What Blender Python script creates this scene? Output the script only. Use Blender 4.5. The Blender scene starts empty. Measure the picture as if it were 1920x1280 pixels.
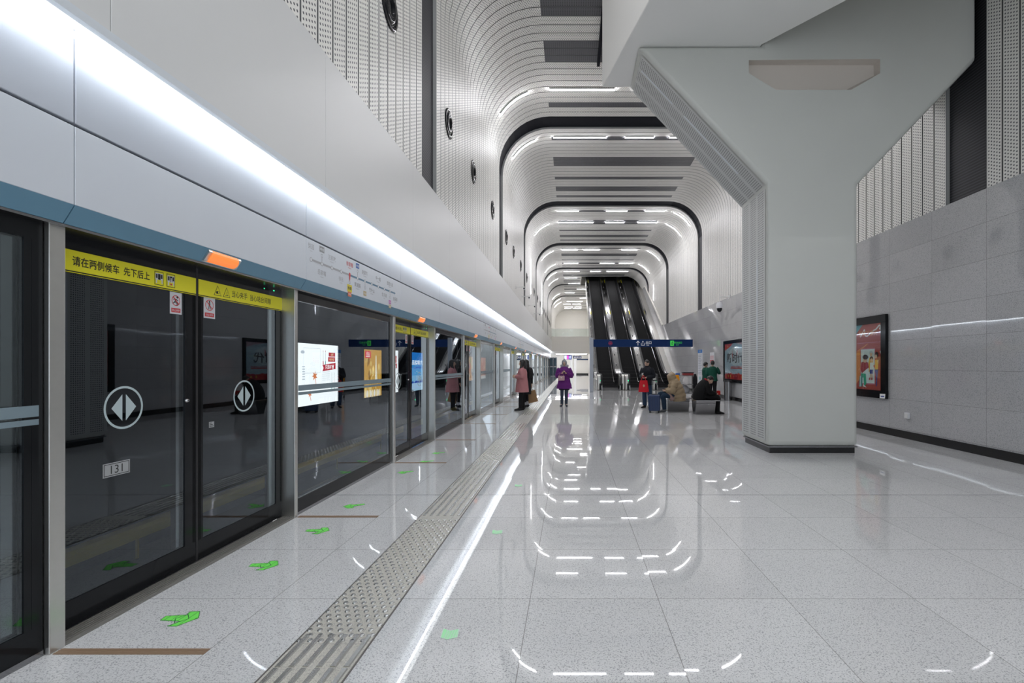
import bpy, bmesh, math, random
from mathutils import Vector, Matrix, Euler
random.seed(7)
PI = math.pi
scene = bpy.context.scene
COL = scene.collection

# ------------------------------------------------------------------ camera, world, exposure
F, U0, V0, CH = 910.0, 1070.0, 683.0, 1.5          # focal length in pixels, vanishing point, eye height
cam_d = bpy.data.cameras.new('camera'); cam = bpy.data.objects.new('camera', cam_d); COL.objects.link(cam)
cam.location = (0, 0, CH); cam.rotation_euler = (PI/2, 0, 0)
cam_d.sensor_width = 36; cam_d.lens = F/1920*36
cam_d.shift_x = -(U0-960)/1920; cam_d.shift_y = (V0-640)/1920
cam_d.clip_start = 0.05; cam_d.clip_end = 300
scene.camera = cam
world = bpy.data.worlds.new('world'); scene.world = world; world.use_nodes = True
world.node_tree.nodes['Background'].inputs[0].default_value = (0.86, 0.93, 1.0, 1)
world.node_tree.nodes['Background'].inputs[1].default_value = 0.6
scene.view_settings.view_transform = 'Standard'; scene.view_settings.look = 'None'
scene.view_settings.gamma = 1; scene.view_settings.use_curve_mapping = False
EXPO = 1.14
scene.view_settings.exposure = EXPO
scene.cycles.use_denoising = True
scene.cycles.max_bounces = 10; scene.cycles.diffuse_bounces = 5; scene.cycles.glossy_bounces = 5
scene.cycles.transparent_max_bounces = 16
scene.cycles.sample_clamp_indirect = 10; scene.cycles.sample_clamp_direct = 9
LED_POWER, STRIP_POWER = 8.0, 44.0
EK = 2**-EXPO                                        # lit prints and screens are set in display brightness

# ------------------------------------------------------------------ helpers
def V(*a): return Vector(a)
class MB:
    """collects faces and links them as ONE mesh object"""
    def __init__(s): s.v=[]; s.f=[]; s.m=[]; s.uv=[]
    def face(s, pts, m=0, uv=None):
        i=len(s.v); s.v.extend([tuple(p) for p in pts]); s.f.append(tuple(range(i,i+len(pts)))); s.m.append(m); s.uv.append(uv)
    def mesh(s, vs, fs, m=0):
        i=len(s.v); s.v.extend([tuple(p) for p in vs])
        for f in fs: s.f.append(tuple(i+k for k in f)); s.m.append(m); s.uv.append(None)
    def box(s, x0,x1,y0,y1,z0,z1,m=0):
        vs=[(x,y,z) for z in (z0,z1) for y in (y0,y1) for x in (x0,x1)]
        s.mesh(vs,[(0,2,3,1),(4,5,7,6),(0,1,5,4),(2,6,7,3),(0,4,6,2),(1,3,7,5)],m)
    def prism(s, poly, off, m=0):
        """polygon of 3D points extruded by vector off"""
        n=len(poly); a=[Vector(p) for p in poly]; b=[p+Vector(off) for p in a]
        s.mesh(a+b,[tuple(range(n-1,-1,-1)),tuple(range(n,2*n))]+[(i,(i+1)%n,n+(i+1)%n,n+i) for i in range(n)],m)
    def tube(s, path, rads, n=10, m=0, side=None, cap=True):
        """sweep of ellipses along path; rads: r or (rx, ry)"""
        P=[Vector(p) for p in path]; k=len(P)
        if not isinstance(rads,(list,)): rads=[rads]*k
        rings=[]; prev=None
        for i in range(k):
            t=(P[min(i+1,k-1)]-P[max(i-1,0)]).normalized()
            if side is not None: a=Vector(side)
            elif prev is not None: a=prev
            else: a=Vector((1,0,0)) if abs(t.x)<0.9 else Vector((0,1,0))
            a=(a-t*a.dot(t)).normalized(); b=t.cross(a).normalized(); prev=a
            r=rads[i]; rx,ry=(r if isinstance(r,tuple) else (r,r))
            rings.append([P[i]+a*(rx*math.cos(2*PI*j/n))+b*(ry*math.sin(2*PI*j/n)) for j in range(n)])
        vs=[p for r in rings for p in r]; fs=[]
        for i in range(k-1):
            for j in range(n): fs.append((i*n+j,i*n+(j+1)%n,(i+1)*n+(j+1)%n,(i+1)*n+j))
        if cap: fs+= [tuple(range(n-1,-1,-1)), tuple((k-1)*n+j for j in range(n))]
        s.mesh(vs,fs,m)
    def cyl(s,p0,p1,r,n=12,m=0): s.tube([p0,p1],[r,r],n,m)
    def lathe(s, prof, o, ax, n=20, m=0):
        """profile [(radius, along axis)] turned about axis ax through o"""
        ax=Vector(ax).normalized(); a=Vector((1,0,0)) if abs(ax.x)<.9 else Vector((0,1,0))
        a=(a-ax*a.dot(ax)).normalized(); b=ax.cross(a); o=Vector(o); vs=[]
        for r,h in prof:
            vs+=[o+ax*h+a*(r*math.cos(2*PI*j/n))+b*(r*math.sin(2*PI*j/n)) for j in range(n)]
        fs=[(i*n+j,i*n+(j+1)%n,(i+1)*n+(j+1)%n,(i+1)*n+j) for i in range(len(prof)-1) for j in range(n)]
        s.mesh(vs,fs,m)
    def ball(s,o,r,n=12,m=0,rot=None):
        rx,ry,rz=(r if isinstance(r,(tuple,list)) else (r,r,r)); vs=[]; k=n//2; o=Vector(o)
        for i in range(k+1):
            th=PI*i/k
            for j in range(n):
                p=Vector((rx*math.sin(th)*math.cos(2*PI*j/n),ry*math.sin(th)*math.sin(2*PI*j/n),rz*math.cos(th)))
                if rot is not None: p=rot@p
                vs.append(o+p)
        fs=[(i*n+j,(i+1)*n+j,(i+1)*n+(j+1)%n,i*n+(j+1)%n) for i in range(k) for j in range(n)]
        s.mesh(vs,fs,m)
    def build(s, name, mats, parent=None, smooth=False, bevel=0, seg=2, weld=False):
        me=bpy.data.meshes.new(name); me.from_pydata(s.v,[],s.f)
        if not isinstance(mats,(list,tuple)): mats=[mats]
        for m in mats: me.materials.append(m)
        me.polygons.foreach_set('material_index',s.m)
        if any(u is not None for u in s.uv):
            L=me.uv_layers.new(name='uv').data; k=0
            for f,u in zip(s.f,s.uv):
                for q in range(len(f)):
                    if u is not None: L[k].uv=u[q]
                    k+=1
        if smooth:
            me.polygons.foreach_set('use_smooth',[True]*len(s.f))
        me.update()
        if weld or bevel:
            bm=bmesh.new(); bm.from_mesh(me); bmesh.ops.remove_doubles(bm,verts=bm.verts,dist=1e-5)
            bmesh.ops.recalc_face_normals(bm,faces=bm.faces); bm.to_mesh(me); bm.free()
        o=bpy.data.objects.new(name,me); COL.objects.link(o)
        if parent is not None: o.parent=parent; o.matrix_parent_inverse=Matrix()
        if bevel:
            b=o.modifiers.new('bevel','BEVEL'); b.width=bevel; b.segments=seg; b.limit_method='ANGLE'; b.angle_limit=math.radians(35)
        if smooth and hasattr(me,'set_sharp_from_angle'):
            me.set_sharp_from_angle(angle=math.radians(40))
        return o
def tag(o,label=None,cat=None,group=None,kind=None):
    if label: o['label']=label
    if cat: o['category']=cat
    if group: o['group']=group
    if kind: o['kind']=kind
    elif cat: o['kind']='thing'
    return o
def thing(name,label,cat,loc=(0,0,0),rz=0,group=None):
    o=bpy.data.objects.new(name,None); COL.objects.link(o); o.location=loc; o.rotation_euler=(0,0,rz); o.empty_display_size=.1
    return tag(o,label,cat,group)
def kids(o): return [c for c in bpy.data.objects if c.parent==o]
def copy_tree(o,parent=None,skip=()):
    c=o.copy(); COL.objects.link(c)
    if parent is not None: c.parent=parent
    for ch in kids(o):
        if ch.name.split('.')[0] not in skip: copy_tree(ch,c,skip)
    return c
def struct(o): o['kind']='structure'; return o

# ---- flat artwork on a plane: origin, right, up
_tx={}
def text2d(s,bold=0.0):
    key=(s,bold)
    if key in _tx: return _tx[key]
    cu=bpy.data.curves.new('t','FONT'); cu.body=s; cu.size=1; cu.offset=bold; cu.resolution_u=3
    cu.align_x='CENTER'; cu.align_y='CENTER'
    o=bpy.data.objects.new('t',cu); COL.objects.link(o)
    dg=bpy.context.evaluated_depsgraph_get(); dg.update()
    me=bpy.data.meshes.new_from_object(o.evaluated_get(dg))
    r=([ (v.co.x,v.co.y) for v in me.vertices],[tuple(p.vertices) for p in me.polygons])
    bpy.data.objects.remove(o); bpy.data.curves.remove(cu); bpy.data.meshes.remove(me)
    if r[0]:
        xs=[p[0] for p in r[0]]; ys=[p[1] for p in r[0]]
        cx=(min(xs)+max(xs))/2; cy=(min(ys)+max(ys))/2
        r=([(a-cx,b-cy) for a,b in r[0]],r[1])
    _tx[key]=r; return r
class Plane:
    def __init__(s,mb,o,right,up,eps=0.0006):
        s.mb=mb; s.o=Vector(o); s.r=Vector(right).normalized(); s.u=Vector(up).normalized(); s.n=s.r.cross(s.u); s.eps=eps; s.l=1
    def P(s,a,b,l=None): return s.o+s.r*a+s.u*b+s.n*(s.eps*(s.l if l is None else l))
    def poly(s,pts,m=0,l=None):
        s.mb.face([s.P(a,b,l) for a,b in pts],m)
    def rect(s,x0,y0,x1,y1,m=0,l=None): s.poly([(x0,y0),(x1,y0),(x1,y1),(x0,y1)],m,l)
    def ell(s,cx,cy,rx,ry,m=0,l=None,n=20): s.poly([(cx+rx*math.cos(2*PI*i/n),cy+ry*math.sin(2*PI*i/n)) for i in range(n)],m,l)
    def ring(s,cx,cy,r0,r1,m=0,l=None,n=36):
        for i in range(n):
            a=2*PI*i/n; b=2*PI*(i+1)/n
            s.poly([(cx+r0*math.cos(a),cy+r0*math.sin(a)),(cx+r1*math.cos(a),cy+r1*math.sin(a)),(cx+r1*math.cos(b),cy+r1*math.sin(b)),(cx+r0*math.cos(b),cy+r0*math.sin(b))],m,l)
    def line(s,pts,w,m=0,l=None):
        for (a,b),(c,d) in zip(pts,pts[1:]):
            L=math.hypot(c-a,d-b) or 1; nx,ny=-(d-b)/L*w/2,(c-a)/L*w/2
            s.poly([(a-nx,b-ny),(c-nx,d-ny),(c+nx,d+ny),(a+nx,b+ny)],m,l)
    def frame(s,x0,y0,x1,y1,w,m=0,l=None):
        s.rect(x0,y0,x1,y0+w,m,l); s.rect(x0,y1-w,x1,y1,m,l); s.rect(x0,y0+w,x0+w,y1-w,m,l); s.rect(x1-w,y0+w,x1,y1-w,m,l)
    def text(s,t,cx,cy,size,m=0,bold=0.0,l=None,w=None):
        vs,fs=text2d(t,bold); k=size
        kx=k
        if w and vs:
            W=max(p[0] for p in vs)-min(p[0] for p in vs); kx=w/W
        s.mb.mesh([s.P(cx+a*kx,cy+b*k,l) for a,b in vs],fs,m)

# ------------------------------------------------------------------ materials
def newmat(name):
    m=bpy.data.materials.new(name); m.use_nodes=True; return m, m.node_tree, m.node_tree.nodes['Principled BSDF']
def pm(name,col,rough=.5,metal=0,spec=.5,em=0,emcol=None,var=0.0,vs=3.0,coat=0):
    m,nt,b=newmat(name); b.inputs['Base Color'].default_value=(*col,1); b.inputs['Roughness'].default_value=rough
    b.inputs['Metallic'].default_value=metal; b.inputs['Specular IOR Level'].default_value=spec
    b.inputs['Coat Weight'].default_value=coat
    if em: b.inputs['Emission Color'].default_value=(*(emcol or col),1); b.inputs['Emission Strength'].default_value=em*EK
    if var:
        tc=nt.nodes.new('ShaderNodeTexCoord'); nz=nt.nodes.new('ShaderNodeTexNoise'); nz.inputs['Scale'].default_value=vs; nz.inputs['Detail'].default_value=4
        nt.links.new(tc.outputs['Object'],nz.inputs['Vector'])
        mr=nt.nodes.new('ShaderNodeMapRange'); mr.inputs[3].default_value=1-var; mr.inputs[4].default_value=1+var
        nt.links.new(nz.outputs['Fac'],mr.inputs[0])
        mx=nt.nodes.new('ShaderNodeVectorMath'); mx.operation='SCALE'; mx.inputs[0].default_value=col; nt.links.new(mr.outputs[0],mx.inputs['Scale'])
        nt.links.new(mx.outputs[0],b.inputs['Base Color'])
    return m
class N:
    """tiny node-expression helper"""
    def __init__(s,nt): s.nt=nt
    def new(s,t): return s.nt.nodes.new(t)
    def link(s,a,b): s.nt.links.new(a,b)
    def math(s,op,a,b=None,c=None):
        n=s.new('ShaderNodeMath'); n.operation=op
        for i,x in enumerate((a,b,c)):
            if x is None: continue
            if isinstance(x,(int,float)): n.inputs[i].default_value=x
            else: s.link(x,n.inputs[i])
        return n.outputs[0]
    def mix(s,f,a,b):
        n=s.new('ShaderNodeMix'); n.data_type='RGBA'
        for i,x in ((0,f),(6,a),(7,b)):
            if isinstance(x,tuple): n.inputs[i].default_value=(*x,1)
            elif isinstance(x,(int,float)): n.inputs[i].default_value=x
            else: s.link(x,n.inputs[i])
        return n.outputs[2]
    def coord(s,out='Object'):
        tc=s.new('ShaderNodeTexCoord'); sp=s.new('ShaderNodeSeparateXYZ'); s.link(tc.outputs[out],sp.inputs[0]); return tc.outputs[out],sp.outputs
    def ramp(s,f,stops):
        r=s.new('ShaderNodeValToRGB'); s.link(f,r.inputs[0]); e=r.color_ramp.elements
        while len(e)<len(stops): e.new(.5)
        for k,(p,c) in enumerate(stops): e[k].position=p; e[k].color=(*c,1)
        return r.outputs[0]
    def gridline(s,x,off,pitch,w):
        """1 on lines of width w at off + n*pitch"""
        a=s.math('DIVIDE',s.math('SUBTRACT',x,off),pitch); fr=s.math('FRACT',s.math('ADD',a,.5))
        d=s.math('ABSOLUTE',s.math('SUBTRACT',fr,.5)); return s.math('LESS_THAN',d,w/2/pitch)
    def cell(s,x,off,pitch): return s.math('FLOOR',s.math('DIVIDE',s.math('SUBTRACT',x,off),pitch))

def granite(name,axes,base,dark,light,grid,joint,rough,scale=1.0,spec=.5,tonevar=.05,extra=None,bump=0):
    m,nt,b=newmat(name); n=N(nt); vec,xyz=n.coord()
    nz=n.new('ShaderNodeTexNoise'); nz.inputs['Scale'].default_value=125*scale; nz.inputs['Detail'].default_value=3; nz.inputs['Roughness'].default_value=.7; n.link(vec,nz.inputs['Vector'])
    c=n.ramp(nz.outputs['Fac'],[(0,dark),(.36,dark),(.44,base),(.58,base),(.66,light)])
    vo=n.new('ShaderNodeTexVoronoi'); vo.inputs['Scale'].default_value=165*scale; n.link(vec,vo.inputs['Vector'])
    sp=n.new('ShaderNodeSeparateColor'); n.link(vo.outputs['Color'],sp.inputs[0])
    c=n.mix(n.math('MULTIPLY',n.math('GREATER_THAN',sp.outputs[0],.9),.6),c,dark)
    a,bb=xyz[axes[0]],xyz[axes[1]]
    (ao,ap),(bo,bp)=grid
    wn=n.new('ShaderNodeTexWhiteNoise'); wn.noise_dimensions='2D'; cb=n.new('ShaderNodeCombineXYZ')
    n.link(n.cell(a,ao,ap),cb.inputs[0]); n.link(n.cell(bb,bo,bp),cb.inputs[1]); n.link(cb.outputs[0],wn.inputs['Vector'])
    tone=n.math('ADD',n.math('MULTIPLY',wn.outputs['Value'],2*tonevar),1-tonevar)
    big=n.new('ShaderNodeTexNoise'); big.inputs['Scale'].default_value=.8; big.inputs['Detail'].default_value=3; n.link(vec,big.inputs['Vector'])
    tone=n.math('MULTIPLY',tone,n.math('ADD',n.math('MULTIPLY',big.outputs['Fac'],.16),.92))
    sc=n.new('ShaderNodeVectorMath'); sc.operation='SCALE'; n.link(c,sc.inputs[0]); n.link(tone,sc.inputs['Scale'])
    ln=n.math('MAXIMUM',n.gridline(a,ao,ap,joint),n.gridline(bb,bo,bp,joint))
    c=n.mix(n.math('MULTIPLY',ln,.6),sc.outputs[0],(.14,.13,.12))
    if extra:
        ax,pos,w=extra
        d=n.math('LESS_THAN',n.math('ABSOLUTE',n.math('SUBTRACT',xyz[ax],pos)),w/2); c=n.mix(d,c,(.06,.05,.05))
    n.link(c,b.inputs['Base Color']); b.inputs['Roughness'].default_value=rough; b.inputs['Specular IOR Level'].default_value=spec
    # each slab lies a hair off level, so long reflections break at the joints
    tl=n.new('ShaderNodeVectorMath'); tl.operation='SCALE'; n.link(wn.outputs['Color'],tl.inputs[0]); tl.inputs['Scale'].default_value=bump
    ofs=n.new('ShaderNodeVectorMath'); ofs.operation='SUBTRACT'; n.link(tl.outputs[0],ofs.inputs[0]); ofs.inputs[1].default_value=(bump/2,)*3
    ge=n.new('ShaderNodeNewGeometry'); ad=n.new('ShaderNodeVectorMath'); n.link(ge.outputs['Normal'],ad.inputs[0]); n.link(ofs.outputs[0],ad.inputs[1])
    no=n.new('ShaderNodeVectorMath'); no.operation='NORMALIZE'; n.link(ad.outputs[0],no.inputs[0]); n.link(no.outputs[0],b.inputs['Normal'])
    return m
def perforated(name,col,hole,band,pitch,r,lo,hi,vp=None,rough=.45,stagger=False,spec=.4):
    """painted sheet with punched holes laid out from UV in metres; holes where the place in the band is between lo and hi"""
    m,nt,b=newmat(name); n=N(nt); uv=n.new('ShaderNodeUVMap'); sp=n.new('ShaderNodeSeparateXYZ'); n.link(uv.outputs[0],sp.inputs[0])
    u,v=sp.outputs[0],sp.outputs[1]; vp=vp or pitch
    cu=n.math('DIVIDE',u,pitch); du=n.math('SUBTRACT',n.math('FRACT',n.math('ADD',cu,.5)),.5)
    cv=n.math('DIVIDE',v,vp)
    if stagger: cv=n.math('ADD',cv,n.math('MULTIPLY',n.math('MODULO',n.math('ROUND',cu),2),.5))
    dv=n.math('SUBTRACT',n.math('FRACT',n.math('ADD',cv,.5)),.5)
    d=n.math('SQRT',n.math('ADD',n.math('POWER',n.math('MULTIPLY',du,pitch),2),n.math('POWER',n.math('MULTIPLY',dv,vp),2)))
    h=n.math('LESS_THAN',d,r); fb=n.math('FRACT',n.math('DIVIDE',u,band))
    h=n.math('MULTIPLY',h,n.math('MULTIPLY',n.math('GREATER_THAN',fb,lo),n.math('LESS_THAN',fb,hi)))
    n.link(n.mix(h,col,hole),b.inputs['Base Color']); b.inputs['Roughness'].default_value=rough; b.inputs['Specular IOR Level'].default_value=spec
    return m
def glassmat(name,tint,gain=1.3):
    m,nt,b=newmat(name); n=N(nt); nt.nodes.remove(b); out=nt.nodes['Material Output']
    tr=n.new('ShaderNodeBsdfTransparent'); tr.inputs[0].default_value=(*tint,1)
    gl=n.new('ShaderNodeBsdfGlossy'); gl.inputs['Roughness'].default_value=0.0; gl.inputs[0].default_value=(.84,.92,1,1)
    fr=n.new('ShaderNodeFresnel'); fr.inputs['IOR'].default_value=1.5; ge=n.new('ShaderNodeNewGeometry')
    fac=n.math('MINIMUM',n.math('MULTIPLY',n.math('MULTIPLY',fr.outputs[0],gain),n.math('SUBTRACT',1,ge.outputs['Backfacing'])),1)
    mx=n.new('ShaderNodeMixShader'); n.link(fac,mx.inputs[0]); n.link(tr.outputs[0],mx.inputs[1]); n.link(gl.outputs[0],mx.inputs[2]); n.link(mx.outputs[0],out.inputs[0])
    return m
def stripes(name,axis,pitch,duty,a,b_,rough=.5):
    m,nt,b=newmat(name); n=N(nt); vec,xyz=n.coord()
    h=n.math('LESS_THAN',n.math('FRACT',n.math('DIVIDE',xyz[axis],pitch)),duty)
    n.link(n.mix(h,a,b_),b.inputs['Base Color']); b.inputs['Roughness'].default_value=rough; return m

M={}
M['floor']=granite('floor_granite',(0,1),(.68,.68,.68),(.27,.275,.29),(.80,.79,.77),((-1.08,.82),(3.11,.825)),.005,.02,1.0,.5,.035,(1,5.585,.012),bump=.004)
M['wallstone']=granite('wall_granite',(1,2),(.52,.52,.53),(.17,.18,.19),(.70,.69,.68),((9.14,1.2),(.78,.61)),.006,.025,.9,.6,.05,bump=.006)
M['slat']=perforated('perforated_white_slat',(.88,.865,.82),(.07,.07,.08),.3,.05,.0125,.1,.9,.055,.42,True)
M['slat_grey']=perforated('perforated_grey_slat',(.115,.115,.125),(.02,.02,.02),.3,.05,.0125,.1,.9,.055,.4)
M['groove']=pm('groove_shadow_gap',(.22,.22,.22),.7)
M['black_gap']=pm('black_recess',(.010,.011,.016),.6,spec=.12)
M['louver']=stripes('black_louver',2,.05,.45,(.010,.011,.014),(.05,.05,.06),.6)
M['edge']=pm('section_edge_grey',(.33,.335,.33),.5)
M['white']=pm('white_panel',(.74,.74,.73),.38,var=.02,vs=.6)
M['cream']=pm('cream_panel',(.80,.775,.72),.45,var=.02,vs=.5)
M['fascia']=pm('fascia_grey',(.66,.69,.74),.28,spec=.5,var=.03,vs=1.2)
M['fascia2']=pm('fascia_upper_blue_grey',(.52,.545,.60),.28,spec=.5)
M['blue']=pm('teal_blue_band',(.14,.30,.42),.4,var=.05,vs=8)
M['black']=pm('black_enamel',(.010,.011,.013),.12,spec=.22)
M['rubber']=pm('black_rubber',(.02,.02,.022),.6)
M['steel']=pm('brushed_steel',(.66,.65,.62),.33,1.0,var=.05,vs=20)
M['steel_dark']=pm('dark_steel',(.30,.30,.31),.25,1.0,var=.05,vs=14)
M['deck_steel']=pm('escalator_deck_steel',(.42,.42,.42),.16,1.0,var=.06,vs=2)
M['stud']=pm('tactile_steel',(.58,.57,.55),.25,.85)
M['steel_rough']=pm('ribbed_steel',(.25,.24,.22),.5,.3)
M['strip_far']=pm('far_light_white',(1,1,1),.5,em=8.0/EK,emcol=(.97,.96,1.0))
M['slab']=pm('slab_white',(.86,.86,.84),.4,var=.015,vs=.6)
M['steel_bright']=pm('polished_steel',(.68,.68,.69),.14,1.0)
M['glass']=glassmat('door_glass',(.68,.71,.72),2.0)
M['clearglass']=glassmat('clear_glass',(.88,.92,.91))
M['column']=pm('column_paint',(.56,.57,.54),.42,var=.035,vs=1.3)
M['column_perf']=perforated('column_perforated',(.60,.61,.60),(.06,.06,.07),.36,.04,.0105,.14,.9,.04,.42)
M['plinth']=pm('black_plinth',(.012,.012,.013),.15)
M['led']=pm('led_white',(1,1,1),.5,em=LED_POWER/EK,emcol=(.86,.93,1.0))
M['strip']=pm('light_bar_white',(1,1,1),.5,em=STRIP_POWER/EK,emcol=(.97,.96,1.0))
M['led_trim']=pm('led_trim_white',(.72,.76,.80),.4)
M['orange']=pm('orange_lens',(.95,.22,.05),.25,em=.75,emcol=(1,.24,.05))
M['yellow']=pm('yellow_sticker',(.93,.85,.02),.4)
M['ink']=pm('black_ink',(.015,.016,.014),.5)
M['paper']=pm('white_print',(.72,.73,.76),.4)
M['pale']=pm('frosted_print',(.52,.62,.64),.5)
M['bandgrey']=pm('grey_blue_film',(.22,.29,.33),.5)
M['red']=pm('red_print',(.62,.04,.05),.45)
M['plate']=pm('grey_number_plate',(.42,.43,.44),.4)
M['green']=pm('green_sticker',(.20,.88,.12),.45)
M['green_pale']=pm('pale_green_sticker',(.40,.88,.46),.45)
M['dkgreen']=pm('green_ink',(.02,.13,.05),.5)
M['brownstrip']=pm('brown_ribbed_strip',(.30,.20,.13),.5)
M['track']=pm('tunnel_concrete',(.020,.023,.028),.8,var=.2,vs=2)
M['railyellow']=pm('yellow_rail_cover',(.98,.70,.05),.5)
M['tact']=granite('tactile_base',(0,1),(.54,.52,.46),(.27,.26,.24),(.63,.61,.56),((-1.08,.4),(2.6,.4)),.004,.3,1.2,.4,.03)
def em(name,col,s=1.0): return pm(name,col,.6,em=s)

# ------------------------------------------------------------------ the shell
XL, XR, ZC, RAD = -2.45, 6.85, 10.0, 1.73
XF, XD, XB, XU = -2.72, -2.82, -2.60, -2.41         # fixed panes, door leaves, fascia, upper wall
PITCH, D0, HALF = 4.87, 3.66, 1.075                  # door pitch, first door centre, half opening
NDOOR = 12
def simplebox(name,b,m,kind='structure'):
    mb=MB(); mb.box(*b); o=mb.build(name,m); o['kind']=kind; return o
mb=MB(); mb.box(-2.86,7.3,-5,80,-.12,0); struct(mb.build('floor',M['floor']))

def vault_path(off=0,full=True,xend=None):
    """inner outline of the hall from the left wall over the ceiling to the right wall"""
    R=RAD+off; p=[(XL-off,4.2)]
    for i in range(11):
        a=PI-PI/2*i/10; p.append((XL+RAD+R*math.cos(a),ZC-RAD+R*math.sin(a)))
    if xend is not None: p.append((xend,ZC+off)); return p
    for i in range(11):
        a=PI/2-PI/2*i/10; p.append((XR-RAD+R*math.cos(a),ZC-RAD+R*math.sin(a)))
    p.append((XR+off,4.2)); return p
def lens(p):
    L=[0]
    for a,b in zip(p,p[1:]): L.append(L[-1]+math.hypot(b[0]-a[0],b[1]-a[1]))
    return L
SECT=[(-4.0,8.0),(8.85,16.65),(17.5,25.3),(26.15,33.95),(34.8,42.6),(43.45,51.25),(52.1,59.9),(60.75,77.0)]
GREY3=[(.6,.9),(2.4,3.3),(4.5,4.8),(5.7,6.3),(6.9,7.2)]
GREYS=[[],[(2.4,3.0),(3.9,4.8),(6.9,7.2)],GREY3,GREY3,GREY3,GREY3,GREY3,[(1.2,1.5),(3.0,3.3),(4.5,4.8),(6,6.3),(7.2,7.8),(10.5,11.1),(13.5,14.1)]]
OPEN_Y=46.7                                           # the hall ceiling opens here above the escalators
for si,(s0,s1) in enumerate(SECT):
    mb=MB(); n=int(round((s1-s0)/.3))
    for i in range(n):
        y0=s0+i*(s1-s0)/n; y1=y0+(s1-s0)/n
        half=(y0>OPEN_Y-.05)
        gr=any(a-.01<=y0-s0<b-.01 for a,b in GREYS[si])
        xe=(2.6 if s0>52 else 1.0) if half else None; pin=vault_path(0,xend=xe); pout=vault_path(.05,xend=xe); L=lens(pin)
        for k in range(len(pin)-1):
            a,b=pin[k],pin[k+1]; g=1 if (gr and abs(a[1]-ZC)<.01 and abs(b[1]-ZC)<.01) else 0
            ya,yb=y0+.014,y1-.014
            mb.face([(a[0],ya,a[1]),(b[0],ya,b[1]),(b[0],yb,b[1]),(a[0],yb,a[1])],g,[(ya-s0,L[k]),(ya-s0,L[k+1]),(yb-s0,L[k+1]),(yb-s0,L[k])])
            c,d=pout[k],pout[k+1]
            mb.face([(a[0],ya,a[1]),(b[0],ya,b[1]),(d[0],ya,d[1]),(c[0],ya,c[1])],2)
            mb.face([(a[0],yb,a[1]),(b[0],yb,b[1]),(d[0],yb,d[1]),(c[0],yb,c[1])],2)
            mb.face([(c[0],y0,c[1]),(d[0],y0,d[1]),(d[0],y1,d[1]),(c[0],y1,c[1])],2)
    # grey plates that close the section's two ends
    half=s0>OPEN_Y-2
    xe=(2.6 if s0>52 else 1.0) if s0>OPEN_Y else None; pin=vault_path(0,xend=xe); pout=vault_path(.07,xend=xe)
    for yy in (s0,s1):
        q=(pin,pout) if not (yy==s1 and s1>OPEN_Y) else (vault_path(0,xend=1.0),vault_path(.07,xend=1.0))
        for k in range(len(q[0])-1):
            a,b,c,d=q[0][k],q[0][k+1],q[1][k],q[1][k+1]
            mb.face([(a[0],yy,a[1]),(b[0],yy,b[1]),(d[0],yy,d[1]),(c[0],yy,c[1])],3)
    struct(mb.build('ceiling',[M['slat'],M['slat_grey'],M['groove'],M['edge']]))
# dark recesses between the sections
for gi in range(len(SECT)-1):
    y0,y1=SECT[gi][1],SECT[gi+1][0]; xe=(2.6 if y0>52 else 1.0) if y0>OPEN_Y else None
    p=vault_path(.062,xend=xe); mb=MB()
    for k in range(len(p)-1):
        a,b=p[k],p[k+1]; up=(k>0 and k<len(p)-2) or xe is not None and k>0
        mb.face([(a[0],y0-.02,a[1]),(b[0],y0-.02,b[1]),(b[0],y1+.02,b[1]),(a[0],y1+.02,a[1])],1 if up else 0)
    struct(mb.build('trim_1',[M['louver'],M['black_gap']]))
# end wall of the upper hall and the space above the escalators
simplebox('wall_right',(2.6,2.7,52.4,77.0,0,10.1),M['cream'])
simplebox('wall_back',(-2.9,7.3,77.0,77.2,0,11),M['cream'])
simplebox('ceiling',(.98,7.2,52.2,52.4,9.95,15),M['cream'])
simplebox('wall_left',(.98,1.06,46.75,52.3,9.95,15),M['cream'])
simplebox('wall_right',(6.95,7.1,46.5,52.3,4,15),M['cream'])
simplebox('ceiling',(1.0,7.2,46.72,52.3,15,15.1),M['cream'])
simplebox('ceiling',(.9,7.2,46.55,46.72,9.95,15),M['edge'])

# right wall of granite with its black skirting; it climbs beside the escalators
mb=MB(); out=[(-5,0),(80,0),(80,4.38),(60,4.38),(60,10.0),(47.3,10.0),(36.2,4.38),(-5,4.38)]
mb.prism([(XR-.05,y,z) for y,z in out],(.35,0,0)); struct(mb.build('wall_right',M['wallstone']))
simplebox('baseboard_right',(XR-.075,XR-.045,-5,62,0,.15),M['plinth'])
mb=MB(); mb.prism([(XR-.062,36.2,4.38),(XR-.062,47.3,10.0),(XR-.062,47.3,10.12),(XR-.062,36.0,4.46)],(.05,0,0)); struct(mb.build('trim_2',M['cream']))

# upper left wall of white panels above the strip of light
JY=[-5.0]
for k in range(-1,NDOOR):
    c=D0+PITCH*k; JY+=[c-HALF-.04,c+HALF+.04]
JY.append(64.0); JY=sorted(JY)
def panels(z0,z1,x0,x1,m,name,gap=.006,kind='structure'):
    mb=MB()
    for a,b in zip(JY,JY[1:]): mb.box(x0,x1,a+gap/2,b-gap/2,z0,z1)
    o=mb.build(name,m,bevel=.003,seg=1); o['kind']=kind; return o
panels(3.20,4.56,XU-.04,XU,M['white'],'wall_left',.004)
simplebox('wall_left',(-2.9,XU-.041,-5,64,3.26,4.55),M['cream'])
panels(2.335,2.748,XB-.04,XB,M['fascia'],'trim_3',.004)
panels(2.764,3.26,XB-.04,XB,M['fascia2'],'trim_4',.008)
simplebox('trim_5',(XB-.09,XB-.042,-5,64,2.3,3.26),M['black_gap'])
mb=MB()
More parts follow.
